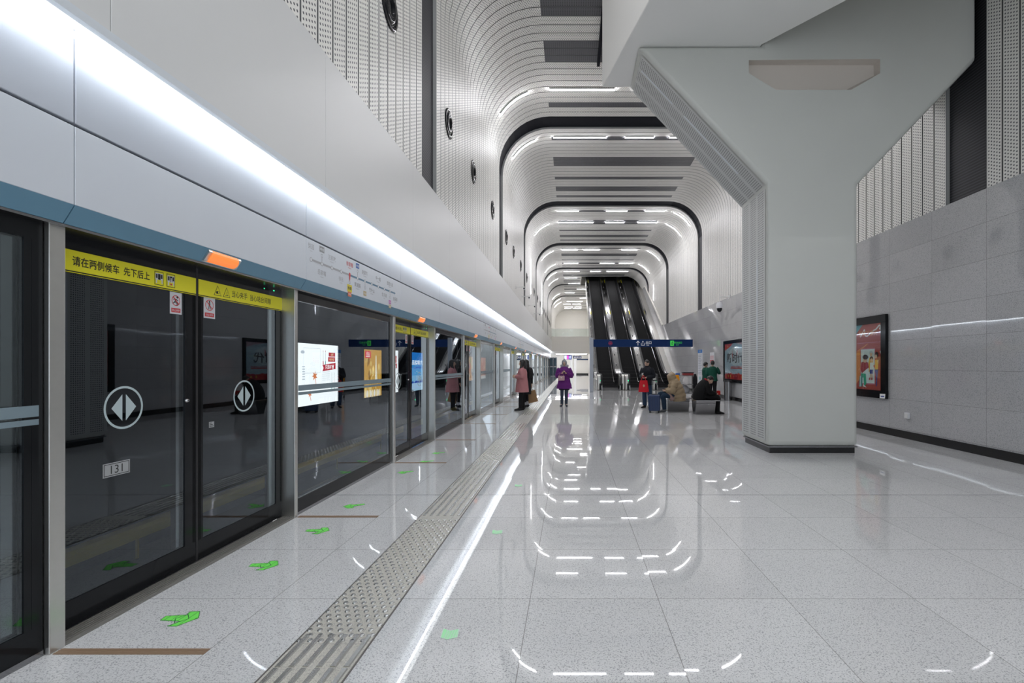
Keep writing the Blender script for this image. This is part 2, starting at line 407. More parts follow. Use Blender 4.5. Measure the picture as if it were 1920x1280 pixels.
for a,b in zip(JY,JY[1:]):
    mb.prism([(XB,a+.003,2.335),(XB-.06,a+.003,2.24),(XB-.09,a+.003,2.24),(XB-.09,a+.003,2.335)],(0,b-a-.006,0))
struct(mb.build('trim_6',M['blue']))
simplebox('trim_7',(-2.90,XB-.062,-5,64,2.225,2.238),M['steel_dark'])
simplebox('wall_left',(-2.92,-2.895,-5,64,2.225,4.5),M['black_gap'])
simplebox('trim_8',(XU-.025,XU+.012,-5,64,3.188,3.235),M['led_trim'])
led=simplebox('led_strip_light',(-2.545,-2.515,-4.5,63,3.172,3.187),M['led'],'thing')
tag(led,'long continuous white strip light tucked under the white wall above the platform doors','light')

# tracks behind the platform doors
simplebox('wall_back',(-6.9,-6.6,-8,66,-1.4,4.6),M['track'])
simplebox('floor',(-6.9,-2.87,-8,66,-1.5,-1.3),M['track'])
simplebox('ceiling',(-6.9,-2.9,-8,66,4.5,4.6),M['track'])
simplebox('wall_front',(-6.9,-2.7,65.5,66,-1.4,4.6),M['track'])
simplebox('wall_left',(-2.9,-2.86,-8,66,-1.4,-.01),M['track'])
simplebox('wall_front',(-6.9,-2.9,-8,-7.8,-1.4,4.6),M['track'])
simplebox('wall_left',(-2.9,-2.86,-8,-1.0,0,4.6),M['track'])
mb=MB(); mb.prism([(-6.35,0,-.98),(-6.15,0,-.98),(-6.15,0,-.86),(-6.20,0,-.82),(-6.35,0,-.82)],(0,62,0))
for k in range(20): mb.box(-6.28,-6.25,1+3*k,1.03+3*k,-1.3,-.98)
tag(mb.build('third_rail_cover',M['railyellow']),'long yellow cover over the power rail beyond the dark door glass','rail')
mb=MB()
for x in (-5.5,-4.06):
    mb.box(x-.035,x+.035,-6,64,-1.16,-1.12); mb.box(x-.01,x+.01,-6,64,-1.26,-1.16); mb.box(x-.06,x+.06,-6,64,-1.3,-1.26)
tag(mb.build('running_rail',M['steel_dark']),'steel running rails on the dark track bed behind the glass','rail')

# Y-shaped column
cy0,cy1=8.17,9.42
col=thing('column','massive pale grey Y-shaped column with a perforated flank and black plinth','column',(4.08,8.8,0))
cl=col.location
prof=[(3.32,.12),(4.84,.12),(4.84,4.53),(6.83,6.62),(6.83,9.93),(3.22,9.93),(3.22,6.862),(1.13,6.862),(3.32,4.53)]
hole=[(3.0,6.62),(3.0,6.40),(3.46,6.12),(4.72,6.12),(5.21,6.40),(5.21,6.64)]
def colmesh():
    bm=bmesh.new(); off=Vector(cl)
    fo=[bm.verts.new(Vector((x,cy0,z))-off) for x,z in prof]; fh=[bm.verts.new(Vector((x,cy0,z))-off) for x,z in hole]
    bk=[bm.verts.new(Vector((x,cy1,z))-off) for x,z in prof]
    es=[bm.edges.new((a,b)) for L in (fo,fh) for a,b in zip(L,L[1:]+L[:1])]
    bmesh.ops.triangle_fill(bm,edges=es,use_beauty=True)
    n=len(prof)
    for i in range(n): bm.faces.new((fo[i],bk[i],bk[(i+1)%n],fo[(i+1)%n]))
    bm.faces.new(bk); bmesh.ops.recalc_face_normals(bm,faces=bm.faces)
    me=bpy.data.meshes.new('body'); bm.to_mesh(me); bm.free(); me.materials.append(M['column'])
    o=bpy.data.objects.new('body',me); COL.objects.link(o); o.parent=col
    b=o.modifiers.new('bevel','BEVEL'); b.width=.07; b.segments=5; b.limit_method='ANGLE'; b.angle_limit=math.radians(35)
    for p in me.polygons: p.use_smooth=True
    me.set_sharp_from_angle(angle=math.radians(40)); return o
colmesh()
mb=MB(); h3=[Vector((x,cy0,z))-Vector(cl) for x,z in hole]; ins=[(3.02,6.62),(3.02,6.44),(3.46,6.20),(4.72,6.20),(5.19,6.44),(5.19,6.62)]
b3=[Vector((x,cy0+.14,z))-Vector(cl) for x,z in ins]
for i in range(6): mb.face([h3[i],h3[(i+1)%6],b3[(i+1)%6],b3[i]])
mb.face(b3[::-1]); tag(mb.build('recess',pm('recess_beige',(.60,.55,.50),.6),col),'brownish shallow recess high on the front')
mb=MB(); e=.006; ya,yb=cy0+.1,cy1-.03
d=Vector((1.13-3.32,0,6.86-4.53)); LL=d.length; nrm=Vector((-d.z,0,d.x)).normalized()
if nrm.x>0: nrm=-nrm
def pf(a,b,l0,l1):
    mb.face([a(l0,ya),a(l0,yb),a(l1,yb),a(l1,ya)],0,[(0,l0),(yb-ya,l0),(yb-ya,l1),(0,l1)])
A0=Vector((3.32,0,4.53))
low=lambda l,y: Vector((3.32-e,y,.16+l))-Vector(cl)
up_=lambda l,y: A0+d.normalized()*l+nrm*e+Vector((0,y,0))-Vector(cl)
pf(low,0,.05,4.36); pf(up_,0,0.0,LL-.12)
mb.build('perforated_panel',M['column_perf'],col)
mb=MB()
mb.box(3.32-cl.x+.05,4.84-cl.x-.03,cy0-cl.y+.05,cy1-cl.y-.05,0,.10)
mb.build('plinth',M['plinth'],col)
mb=MB(); mb.box(3.32-cl.x+.02,4.84-cl.x-.0,cy0-cl.y+.02,cy1-cl.y-.02,.10,.122); mb.build('plinth_trim',M['steel_dark'],col)
# slim steel inlays in the perforated flank
for l0,l1 in ((.5,1.9),(2.2,3.0)):
    mb=MB(); q=[up_(l0,ya+.34),up_(l0,ya+.37),up_(l1,ya+.37),up_(l1,ya+.34)]; mb.prism(q,nrm*.006); mb.build('light_slot',M['led_trim'],col)
mb=MB(); q=[low(1.6,ya+.34),low(1.6,ya+.37),low(3.2,ya+.37),low(3.2,ya+.34)]; mb.prism(q,(-.006,0,0)); mb.build('light_slot',M['led_trim'],col)
# upper slab that the column carries
mb=MB(); sl=[(.61,9.4),(1.15,7.19),(1.77,4.7),(6.18,4.7),(4.05,7.19),(3.21,8.16),(3.21,9.4)]
mb.prism([(x,y,6.87) for x,y in sl],(0,0,3.05)); o=mb.build('bridge_slab',M['slab'],bevel=.01,seg=1); tag(o,'white angled slab edge carried above the Y-shaped column','beam')
simplebox('trim_9',(.74,.82,9.45,13.7,9.9,10.02),M['black_gap'])

# ------------------------------------------------------------------ ceiling light bars
def bar_path(y,x0,x1): return [(x0,y,ZC-.035),(x1,y,ZC-.035)]
def arc_path(y,side,a0=147,a1=110):
    p=[]
    for i in range(9):
        a=math.radians(a0+(a1-a0)*i/8); cx=XL+RAD if side<0 else XR-RAD
        p.append((cx+(RAD-.03)*math.cos(a)*(1 if side<0 else -1),y,ZC-RAD+(RAD-.03)*math.sin(a)))
    return p
ORD=['first','second','third','fourth','fifth','sixth','seventh','eighth','ninth','tenth','eleventh','twelfth','thirteenth','fourteenth','fifteenth','sixteenth','seventeenth','eighteenth']
def light_bar(path,label,w=.024):
    mb=MB(); mh=MB()
    P=[Vector(p) for p in path]
    
    cc=lambda p: Vector((min(max(p.x,XL+RAD),XR-RAD),p.y,min(p.z,ZC-RAD)))
    nr=[(cc(p)-p).normalized() for p in P]; hw=.04
    for i in range(len(P)-1):
        a,b=P[i],P[i+1]; na,nb=nr[i]*.012,nr[i+1]*.012; k=V(0,hw,0); k2=V(0,hw+.004,0)
        mb.face([a-k+na,b-k+nb,b+k+nb,a+k+na],0)
        for sg in (-1,1): mb.face([a+k*sg+na,b+k*sg+nb,b+k*sg+nb*.2,a+k*sg+na*.2],0)
    
    y=P[0].y; c=P[len(P)//2]; t=thing('ceiling_light',label,'light',c,0,'ceiling light bars')
    mb.v=[tuple(Vector(p)-c) for p in mb.v]
    o=mb.build('diffuser',M['strip'],t)
    for i in range(len(P)-1):
        a,b=P[i],P[i+1]; na,nb=nr[i],nr[i+1]
        for sg in (-1,1):
            u0,u1=V(0,sg*.041,0),V(0,sg*.052,0)
            mh.face([a+u0+na*.002,b+u0+nb*.002,b+u1+nb*.002,a+u1+na*.002]); mh.face([a+u1+na*.002,b+u1+nb*.002,b+u1-nb*.03,a+u1-na*.03]); mh.face([a+u0+na*.002,b+u0+nb*.002,b+u0-nb*.03,a+u0-na*.03])
        mh.face([a-V(0,.052,0)-na*.03,b-V(0,.052,0)-nb*.03,b+V(0,.052,0)-nb*.03,a+V(0,.052,0)-na*.03])
    mh.v=[tuple(Vector(p)-c) for p in mh.v]; mh.build('housing',M['groove'],t)
ROWS=[(1.4,[(-.66,1.36),(2.0,3.1)],'LR'),(5.0,[(-.66,1.30)],'L'),  # unseen rows added above the camera to light the near end
 (14.96,[(-.66,1.36),(2.0,3.1),(3.7,4.8)],'LR'),(18.12,[(-.64,1.33),(2.03,3.1),(3.68,4.82)],'LR'),
 (26.8,[(-.74,.44),(1.96,3.12),(4.12,5.2)],'R'),(28.97,[(-.75,1.34),(2.07,3.2),(4.0,5.16)],'LR'),
 (35.9,[(-.65,.51),(.97,2.13),(3.77,4.92)],'LR'),(40.65,[(-.58,.62),(2.45,3.64),(4.06,5.2)],'LR'),
 (44.2,[(-.6,.8),(1.8,2.7),(3.3,5.2)],'L'),(47.6,[(-.6,.6)],'L'),(50.9,[(-.23,.95)],''),(54.7,[(.7,1.9)],''),(57.5,[(-.6,.4)],'L'),  # single-bar rows with a left arc here are added to brighten the far beam
 (62.0,[(1.2,2.1)],'L'),(65.4,[(-.5,1.58)],'L'),(68.2,[(-1.0,.0),(.3,1.4)],''),(71.6,[(-.9,.3),(.6,1.6)],''),(73.5,[(-.9,.0),(.4,1.6)],'')]
for ri,(y,segs,arcs) in enumerate(ROWS):
    hid = ri<2
    for si,(a,b) in enumerate(segs):
        lab='straight white light bar, %s from the left in the %s lit row of the ceiling'%(ORD[si],ORD[max(ri-2,0)])
        if hid: lab='added unseen straight light bar, %s from the left in row %d above the camera end'%(ORD[si],ri+1)
        light_bar(bar_path(y,a,b),lab)
    for ch in arcs:
        w='left' if ch=='L' else 'right'
        lab='curved white light bar in the %s ceiling corner at the %s lit row'%(w,ORD[max(ri-2,0)])
        if hid: lab='added unseen curved light bar in the %s ceiling corner, row %d above the camera end'%(w,ri+1)
        light_bar(arc_path(y,-1 if ch=='L' else 1),lab)
for x,y,z0,z1,lab in ((XL+.03,29.5,5.8,7.9,'upright white light bar on the left wall between the third and fourth dark bands'),
    (XL+.03,40.9,5.77,8.2,'upright white light bar on the left wall just before the fifth dark band'),
    (XR-.03,40.0,6.8,8.0,'upright white light bar on the right wall beside the escalator top')):
    light_bar([(x,y,z0),(x,y,z1)],lab)

# ------------------------------------------------------------------ platform screen doors
YV=(0,1,0); ZV=(0,0,1)
def frame_box(mb,x0,x1,y0,y1,z0,z1,b,t,s,m=0):
    mb.box(x0,x1,y0,y1,z0,z0+b,m); mb.box(x0,x1,y0,y1,z1-t,z1,m); mb.box(x0,x1,y0,y0+s,z0+b,z1-t,m); mb.box(x0,x1,y1-s,y1,z0+b,z1-t,m)
def arrows_emblem(pl,cx,cz,r,m=0,ink=None):
    pl.ring(cx,cz,r*.9,r,m); h=r*.62
    pl.poly([(cx-.012,cz-h),(cx-.012,cz+h),(cx-.072,cz)][::-1] if False else [(cx-.012,cz+h),(cx-.085,cz),(cx-.012,cz-h)],m)
    pl.poly([(cx+.012,cz+h),(cx+.012,cz-h),(cx+.085,cz)],m)
def notice(leaf,y0,z0,w,h,man):
    mb=MB(); pl=Plane(mb,(-.0053,y0-OY,z0),YV,ZV)
    pl.rect(0,0,w,h,0,1); cx,cz,r=w/2,h*.62,w*.36
    pl.ring(cx,cz,r*.86,r,1,2); 
    if man=='run':
        pl.ell(cx+.012,cz+.025,.008,.008,2,2); pl.line([(cx-.005,cz+.012),(cx-.008,cz-.008),(cx+.012,cz-.02),(cx+.008,cz-.034)],.007,2,2); pl.line([(cx-.008,cz-.008),(cx-.026,cz-.022)],.007,2,2); pl.line([(cx-.022,cz+.006),(cx-.004,cz+.012),(cx+.02,cz)],.006,2,2)
    else:
        pl.ell(cx,cz+.026,.008,.008,2,2); pl.rect(cx-.008,cz-.008,cx+.008,cz+.016,2,2); pl.line([(cx-.005,cz-.008),(cx-.009,cz-.032)],.006,2,2); pl.line([(cx+.005,cz-.008),(cx+.009,cz-.032)],.006,2,2)
    k=r*.66; pl.line([(cx-k,cz+k),(cx+k,cz-k)],.008,1,3)
    pl.rect(.012,.012,w-.012,.042,1,2); pl.text('禁止奔跑' if man=='run' else '禁止倚靠',w/2,.027,.018,0,0,3)
    return mb.build('notice',[M['paper'],M['red'],M['ink']],leaf)
door0=thing('platform_screen_door','','door',(XD,D0,0),0,'platform screen doors')
OX,OY=XD,D0
def leaf(y0,y1,left):
    mb=MB(); mb_z0,mb_z1=.02,2.225
    frame_box(mb,-.02,.0,y0-OY,y1-OY,.02,2.225,.15,.09,.03)
    yb=(y1-.085 if left else y0+.03)
    mb.box(-.02,.0,(y1-.1 if left else y0)-OY,(y1 if left else y0+.05)-OY,.17,2.13)
    if not left: mb.box(-.02,.0,y1-.09-OY,y1-OY,.17,2.13)
    lf=mb.build('door_leaf',M['black'],door0)
    g=MB(); g.box(-.016,-.006,y0+.03-OY,y1-.03-OY,.17,2.135); g.build('glass',M['glass'],lf)
    s=MB(); s.box(-.06,-.022,(y1-.155 if left else y1-.165)-OY,(y1-.095 if left else y1-.085)-OY,.05,2.13); s.build('stile',M['steel_bright'],lf)
    b=MB(); pl=Plane(b,(.003,0,0),YV,ZV); pl.rect(y0+.0-OY,2.03,y1-.0-OY,2.147,0,1); pl.rect(y0-OY,2.019,y1-OY,2.023,0,1); pl.rect(y0-OY,2.023,y1-OY,2.029,1,1)
    b.build('warning_band',[M['yellow'],M['ink']],lf)
    t=MB(); pl=Plane(t,(.003,0,0),YV,ZV); cz=2.088
    if left:
        pl.text('请在两侧候车',y0+.30-OY,cz,.058,0,.016,2,.285); t.build('lettering',[M['ink']],lf); t=MB(); pl=Plane(t,(.003,0,0),YV,ZV)
        pl.text('先下后上',y0+.567-OY,cz,.056,0,.016,2,.19); t.build('lettering',[M['ink']],lf); t=MB(); pl=Plane(t,(.003,0,0),YV,ZV)
        for q in (0,1):
            cx=y0+.735+q*.098-OY
            pl.rect(cx-.036,cz-.046,cx+.036,cz+.046,0,2); pl.rect(cx-.032,cz-.042,cx+.032,cz+.042,2,3)
            pl.rect(cx-.030,cz-.010,cx+.030,cz+.034,1,4); 
            for w in (-.020,.020):
                pl.rect(cx+w-.006,cz+.0,cx+w+.006,cz+.028,0,5); pl.ell(cx+w*1.1,cz-.012,.006,.006,1,6); pl.line([(cx+w*1.1,cz-.018),(cx+w*1.15,cz-.034)],.009,1,5)
            pl.rect(cx-.010,cz-.008,cx+.010,cz+.03,0,5)
            if q: pl.ell(cx,cz+.014,.005,.005,1,6); pl.rect(cx-.005,cz-.014,cx+.005,cz+.008,1,6); pl.poly([(cx-.010,cz-.024),(cx,cz-.034),(cx+.010,cz-.024),(cx,cz-.018)],3,6)
    else:
        for q,cx in enumerate((y0+.20-OY,y0+.30-OY)):
            pl.poly([(cx-.042,cz-.04),(cx+.042,cz-.04),(cx,cz+.042)],0,2); pl.poly([(cx-.036,cz-.036),(cx+.036,cz-.036),(cx,cz+.034)],2,3)
            if q==0: pl.ell(cx-.008,cz-.015,.011,.012,0,4); pl.ring(cx+.008,cz-.014,.009,.012,0,4,14)
            else: pl.line([(cx+.004,cz+.006),(cx+.002,cz-.014),(cx+.010,cz-.024)],.004,0,4); pl.line([(cx-.016,cz-.028),(cx+.018,cz-.024)],.004,0,4)
        for tx,o_,w_ in (('当心夹手',.459,.19),('当心站台间隙',.738,.296)):
            t2=MB(); Plane(t2,(.003,0,0),YV,ZV).text(tx,y0+o_-OY,cz,.058,0,.006,2,w_); t2.build('lettering',[M['ink']],lf)
    t.build('pictogram',[M['ink'],M['paper'],M['yellow'],M['red']],lf)
    e=MB(); pl=Plane(e,(-.0053,0,0),YV,ZV); cx=(3.07 if left else 4.20)-OY
    arrows_emblem(pl,cx,1.228,.135); e.build('emblem',M['pale'],lf)
    if left:
        notice(lf,3.42,1.86,.105,.155,'run')
        k=MB(); k.lathe([(.0,.012),(.010,.012),(.014,.006),(.016,0)],(.0,3.565-OY,1.235),(1,0,0),16); k.lathe([(0,.014),(.004,.014),(.004,.012)],(.0,3.565-OY,1.235),(1,0,0),8,1); k.build('lock',[M['steel_bright'],M['ink']],lf,smooth=True)
        p=MB(); pl=Plane(p,(-.0053,0,0),YV,ZV); a,b=2.93-OY,3.11-OY; pl.rect(a,.81,b,.895,0,1); pl.frame(a+.006,.816,b-.006,.889,.004,1,2); pl.text('131',(a+b)/2,.8525,.072,1,0.0,2)
        p.build('number_plate',[M['plate'],M['ink']],lf)
    else:
        notice(lf,3.735,1.86,.12,.165,'lean')
        p=MB(); pl=Plane(p,(-.0053,0,0),YV,ZV); pl.rect(3.79-OY,1.005,3.845-OY,1.05,0,1)
        for q in range(3): pl.rect(3.795-OY,1.013+q*.012,3.84-OY-.01*q,1.018+q*.012,1,2)
        p.build('notice',[M['plate'],M['ink']],lf)
    return lf
leaf(D0-HALF,D0-.012,True); leaf(D0+.012,D0+HALF,False)
mb=MB(); mb.box(-.005,.125,-HALF,HALF,0,.012)
for q in range(5): mb.box(.008+q*.021,.020+q*.021,-HALF,HALF,.012,.017)
mb.build('threshold',M['steel_rough'],door0)
mb=MB(); mb.box(-.004,.002,-.01,.01,.02,2.225); mb.build('edge_seal',M['rubber'],door0)
mb=MB(); mb.box(-.002,.004,.94,.955,2.195,2.205); mb.box(-.002,.004,.80,.81,2.195,2.203); mb.build('status_light',em('status_green',(.05,.9,.35),1.2),door0)
# posts either side of a door
def post(y0,y1):
    mb=MB(); mb.box(XD-.05,XF+.03,y0,y1,0,2.24); return mb.build('door_post',M['steel'],bevel=.004,seg=2)
pa=post(D0-HALF-.08,D0-HALF); pb=post(D0+HALF,D0+HALF+.05)
# fixed pane between two doors
FX0,FX1=D0+HALF+.055,D0+PITCH-HALF-.085
pane0=thing('fixed_glass_panel','','glass panel',(XF,FX0,0),0,'fixed glass panels')
L=FX1-FX0
mb=MB(); frame_box(mb,-.025,0,0,L,.012,2.235,.15,.10,.05); mb.box(-.024,-.001,L-.085,L-.04,.16,2.14); 
fr=mb.build('frame',M['black'],pane0)
mb=MB(); mb.box(-.018,-.006,.05,L-.05,.162,2.135); mb.build('glass',M['glass'],pane0)
mb=MB(); mb.box(-.03,.004,0,L,0,.03); mb.build('sill',M['steel_dark'],pane0)
mb=MB(); pl=Plane(mb,(.002,0,0),YV,ZV); pl.rect(.05,1.235,L-.02,1.292,0,1); pl.rect(.05,1.193,L-.02,1.222,0,1); mb.build('marking_band',M['bandgrey'],pane0)
mb=MB(); mb.box(-.09,-.03,L-.16,L-.09,.05,2.13); mb.build('stile',M['steel_bright'],pane0)
def lamp():
    t=thing('door_lamp','','lamp',(XB-.03,D0,2.288),0,'orange door lamps')
    A=Vector((.03,0,.047)); d=Vector((-.06,0,-.095)).normalized(); n=Vector((d.z*-1,0,d.x)).normalized()
    n=Vector((.845,0,-.534))
    mb=MB()
    for y0,y1 in ((-.17,-.135),(.14,.17)):
        mb.prism([A+d*.008+V(0,y0,0),A+d*.104+V(0,y0,0),A+d*.094+n*.014+V(0,y0,0),A+d*.018+n*.014+V(0,y0,0)],(0,y1-y0,0))
    mb.prism([A+d*.006-n*.01+V(0,-.17,0),A+d*.106-n*.01+V(0,-.17,0),A+d*.106+n*.003+V(0,-.17,0),A+d*.006+n*.003+V(0,-.17,0)],(0,.34,0))
    mb.build('housing',M['steel'],t)
    mb=MB(); pr=[A+d*(.010+.092*i/8)+n*(.004+.026*math.sin(PI*i/8)**.7)+V(0,-.135,0) for i in range(9)]
    mb.prism(pr,(0,.275,0)); mb.build('lens',M['orange'],t); return t
lamp0=lamp()
# route map on the fascia
def route_map():
    t=thing('route_map','','map',(XB,4.83,2.55),0,'line maps on the fascia')
    B=pm('map_blue',(.10,.22,.33),.4); G=pm('map_grey',(.40,.40,.42),.4); Y=pm('map_yellow',(.75,.62,.02),.4); O=pm('map_orange',(.72,.16,.06),.4); T=pm('map_tan',(.55,.43,.22),.4); K=pm('map_magenta',(.55,.12,.45),.4); BL=pm('map_royal_blue',(.03,.12,.42),.4); IG=pm('map_ink_grey',(.30,.30,.31),.5); W=M['paper']
    ys=[.212*i+.03 for i in range(12)]
    mb=MB(); pl=Plane(mb,(0,0,0),YV,ZV)
    pl.rect(ys[0],-.011,ys[4],.011,0,1); pl.rect(ys[4],-.011,ys[10]+.02,.011,1,1); pl.poly([(ys[10]+.02,-.011),(ys[11]-.02,-.011),(ys[11]-.045,-.03),(ys[11]+.01,0),(ys[11]-.045,.03),(ys[11]-.02,.011),(ys[10]+.02,.011)],1,1)
    mb.build('map_line',[G,B],t)
    for i,y in enumerate(ys):
        mb=MB(); pl=Plane(mb,(0,0,0),YV,ZV)
        if i==4: pl.ell(y,0,.022,.03,1,3); pl.ell(y,-.03,.014,.035,1,3)
        elif i==11: pl.ell(y+.03,0,.016,.016,0,3)
        else: pl.ell(y,0,.023,.023,2,2); pl.ell(y,0,.018,.018,0,3)
        s={1:1,4:-1,5:1,6:-1,10:-1}.get(i)
        if s: pl.ring(y+.0,s*.085,.014,.019,2,2,14); pl.rect(y-.004,min(s*.03,s*.066),y+.004,max(s*.03,s*.066),2,2)
        mb.build('station_mark',[W,M['red'],IG],t)
    def bx(i,z,w,h,m,tx,ink=0):
        mb=MB(); pl=Plane(mb,(0,0,0),YV,ZV)
        pl.rect(ys[i]-w/2,z-h/2,ys[i]+w/2,z+h/2,m,1); pl.text(tx,ys[i],z,h*.5,ink,.01,2,w*.8)
        mb.build('transfer_box',[IG,IG,W,Y,O,BL,T,K,M['ink']],t)
    bx(1,.15,.10,.062,1,'4号线',2); bx(4,-.155,.12,.085,3,'换乘',8); bx(4,-.225,.09,.055,4,'7号线',2); bx(5,.15,.09,.062,5,'1号线',2); bx(6,-.155,.09,.06,6,'3号线',2); bx(10,-.155,.09,.055,7,'2号线',2); bx(10,-.215,.09,.05,6,'3号线',2)
    nm=[('梨园','Liyuan',1),('岳家嘴','Yuejiazui',-1),('汪家墩','Wangjiadun',1),('徐东','Xudong',-1),('徐家棚','Xujiapeng',1),('黄浦路','Huangpu Rd',-1),('赵家条','Zhaojiatiao',1),('竹叶山','Zhuyeshan',-1),('中一路','Zhongyi Rd',1),('塔子湖','Tazihu',-1),('宏图大道','Hongtu Blvd',1),('金潭路','Jintan Rd',-1)]
    for i,(a,b,s) in enumerate(nm):
        mb=MB(); pl=Plane(mb,(0,0,0),YV,ZV)
        m=1 if i==4 else (2 if i<4 else 0); z=.095*s if i not in (1,) else -.105
        if i==4: z=.115
        if i==0: z=.12
        pl.text(a,ys[i],z+.012,.058,m,.006,1); pl.text(b,ys[i],z-.034,.020,m,0,1)
        mb.build('station_name',[IG,M['red'],G],t)
    return t
map0=route_map()
def setlab(o,l): o['label']=l; return o
for k in range(NDOOR):
    dy=PITCH*k; od=ORD[k]
    if k==0: d,a,b,p,l=door0,pa,pb,pane0,lamp0
    else:
        d=copy_tree(door0); a=pa.copy(); b=pb.copy(); p=copy_tree(pane0); l=copy_tree(lamp0)
        for o in (a,b): COL.objects.link(o)
        for o in (d,p,l): o.location.y+=dy
        for o in (a,b): o.location.y=dy
        for c in kids(d):
            for g in kids(c):
                if g.name.startswith('number_plate'): bpy.data.objects.remove(g)
    near='nearest pair of glass platform doors, with the 131 plate on its left leaf' if k==0 else '%s pair of yellow-banded glass platform doors counting from the nearest'%od
    setlab(d,near); setlab(p,'fixed dark glass panel with grey bands just beyond the %s pair of platform doors'%od)
    setlab(l,'orange lamp on the blue band above the %s pair of platform doors'%od)
    tag(a,'steel post on the near side of the %s pair of platform doors'%od,'post','platform door posts')
    tag(b,'steel post on the far side of the %s pair of platform doors'%od,'post','platform door posts')
pz=copy_tree(pane0); pz.location.y-=PITCH; pz['label']='fixed dark glass panel with grey bands before the nearest pair of platform doors'
for k in range(0,NDOOR,2):
    m=map0 if k==0 else copy_tree(map0)
    m.location.y=4.83+PITCH*k
    m['label']='metro line map with station names on the fascia past the %s pair of doors'%ORD[k]
# far gate that closes the row of doors
t=thing('end_gate','dark blue gate that closes the far end of the row of platform doors','gate',(-2.3,62.2,0))
mb=MB(); frame_box(mb,0,.05,0,.05,0,2.3,.1,.1,.05); mb.v=[]; mb.f=[]; mb.m=[]; mb.uv=[]
for x in (-.4,.05,.5): mb.box(x-.03,x+.03,-.03,.03,0,2.4)
mb.box(-.4,.5,-.03,.03,2.3,2.4); mb.box(-.4,.5,-.03,.03,1.15,1.3); mb.build('frame',M['steel_dark'],t)
mb=MB(); mb.box(-.37,.47,-.01,.01,.02,2.3); mb.build('panel',pm('dark_blue_panel',(.03,.07,.10),.3),t)

# ------------------------------------------------------------------ lit advertisements on the far side of the tracks (read through the glass)
AX=-6.56
def ad(name,label,y0,y1,z0,z1,paint):
    t=thing(name,label,'advertisement',(AX,(y0+y1)/2,(z0+z1)/2),0,'lit advertisements across the tracks'); W,H=y1-y0,z1-z0
    mb=MB(); frame_box(mb,-.04,.05,-W/2-.06,W/2+.06,-H/2-.06,H/2+.06,.06,.06,.06); mb.build('frame',M['steel_dark'],t)
    mb=MB(); mats=[]; pl=Plane(mb,(.03,-W/2,-H/2),YV,ZV,.003); 
    def mm(col,s=1.0):
        mats.append(pm('poster_ink',(col[0]*.3,col[1]*.3,col[2]*.3),.5,em=s,emcol=col)); return len(mats)-1
    paint(pl,W,H,lambda c,s=1.0: mm(c,s*1.9)); mb.build('poster',mats,t); return t
def white_ad(pl,W,H,mm):
    w=mm((.86,.87,.88),1.45); r=mm((.55,.01,.03)); wh=mm((.95,.95,.95),1.2); o=mm((.80,.25,.10)); g=mm((.45,.50,.50)); y=mm((.9,.7,.4)); a=mm((.55,.60,.66)); tl=mm((.15,.45,.42))
    pl.rect(0,0,W,H,w,0); x=W-.28
    pl.rect(x-.23,H*.80,x+.13,H*.87,r,1); pl.rect(x-.26,H*.71,x+.13,H*.79,r,1)
    pl.poly([(x-.56,H*.545),(x+.15,H*.58),(x+.15,H*.69),(x-.56,H*.655),(x-.5,H*.6)],r,1)
    pl.text('全新',x-.05,H*.835,.075,y,.01,2); pl.text('精彩体验',x-.06,H*.75,.07,y,.01,2); pl.text('只选不贵',x-.18,H*.618,.12,wh,.02,2)
    for q in (-.52,-.40):
        pl.line([(x+q,H*.88),(x+q,H*.72)],.015,g,1); pl.ell(x+q,H*.89,.014,.014,r,1); pl.line([(x+q,H*.72),(x+q,H*.66)],.04,r if q<-.45 else tl,1)
    for q in (-.06,.08): pl.line([(x+q,H*.50),(x+q,H*.28)],.015,g,1); pl.ell(x+q,H*.51,.013,.013,a,1); pl.ell(x+q,H*.24,.02,.03,tl,1)
    def leaf_(cx,cy,s,m):
        pl.poly([(cx+s*rr*math.cos(aa+.5),cy+s*rr*math.sin(aa+.5)) for aa,rr in [(2*PI*i/14,1 if i%2==0 else .42) for i in range(14)]],m,1); pl.line([(cx,cy),(cx+s*.5,cy-s*1.7)],.02,m,1)
    
    if W>2: leaf_(W-1.22,H*.47,.14,o); leaf_(W-1.45,H*.18,.10,o); leaf_(.25,H*.35,.16,o); leaf_(.7,H*.6,.12,o)
    if W<2: return
    for q in range(5): pl.rect(W-.85,H*(.53-.035*q),W-.45,H*(.535-.035*q),a,1)
    pl.frame(W-1.75,H*.52,W-.95,H*.93,.008,a,1); pl.ell(W-1.78,H*.86,.09,.04,a,1); pl.text('新品',W-2.1,H*.84,.1,o,.01,1)
    for q in range(6): pl.rect(W-1.8,H*(.42+.04*q),W-1.68,H*(.435+.04*q),a,1)
def gold_ad(pl,W,H,mm):
    b=mm((.50,.27,.05),1.3); l=mm((.85,.62,.22)); r=mm((.75,.03,.06)); wh=mm((.95,.92,.85)); g=mm((.62,.40,.10)); d=mm((.32,.16,.03)); br=mm((.95,.80,.45))
    pl.rect(0,0,W,H,b,0); random.seed(3)
    for q in range(36):
        s=random.uniform(.05,.16); pl.ell(random.uniform(s,W-s),random.uniform(s,H*.9),s*.6,s,random.choice((l,g,d,g)),1,12)
    pl.rect(.1,H*.82,.55,H*.97,r,2); pl.text('优品',.32,H*.91,.13,wh,.01,3); pl.rect(.17,H*.845,.48,H*.86,wh,3)
    pl.poly([(W*.60,H*.28),(W*.74,H*.28),(W*.71,H*.55),(W*.685,H*.88),(W*.655,H*.88),(W*.63,H*.55)],wh,2); pl.poly([(W*.62,H*.3),(W*.67,H*.3),(W*.67,H*.8)],br,3)
    for q in range(9): pl.ell(W*(.08+.1*q),H*.07,.06,.13,wh if q%2 else br,2,12)
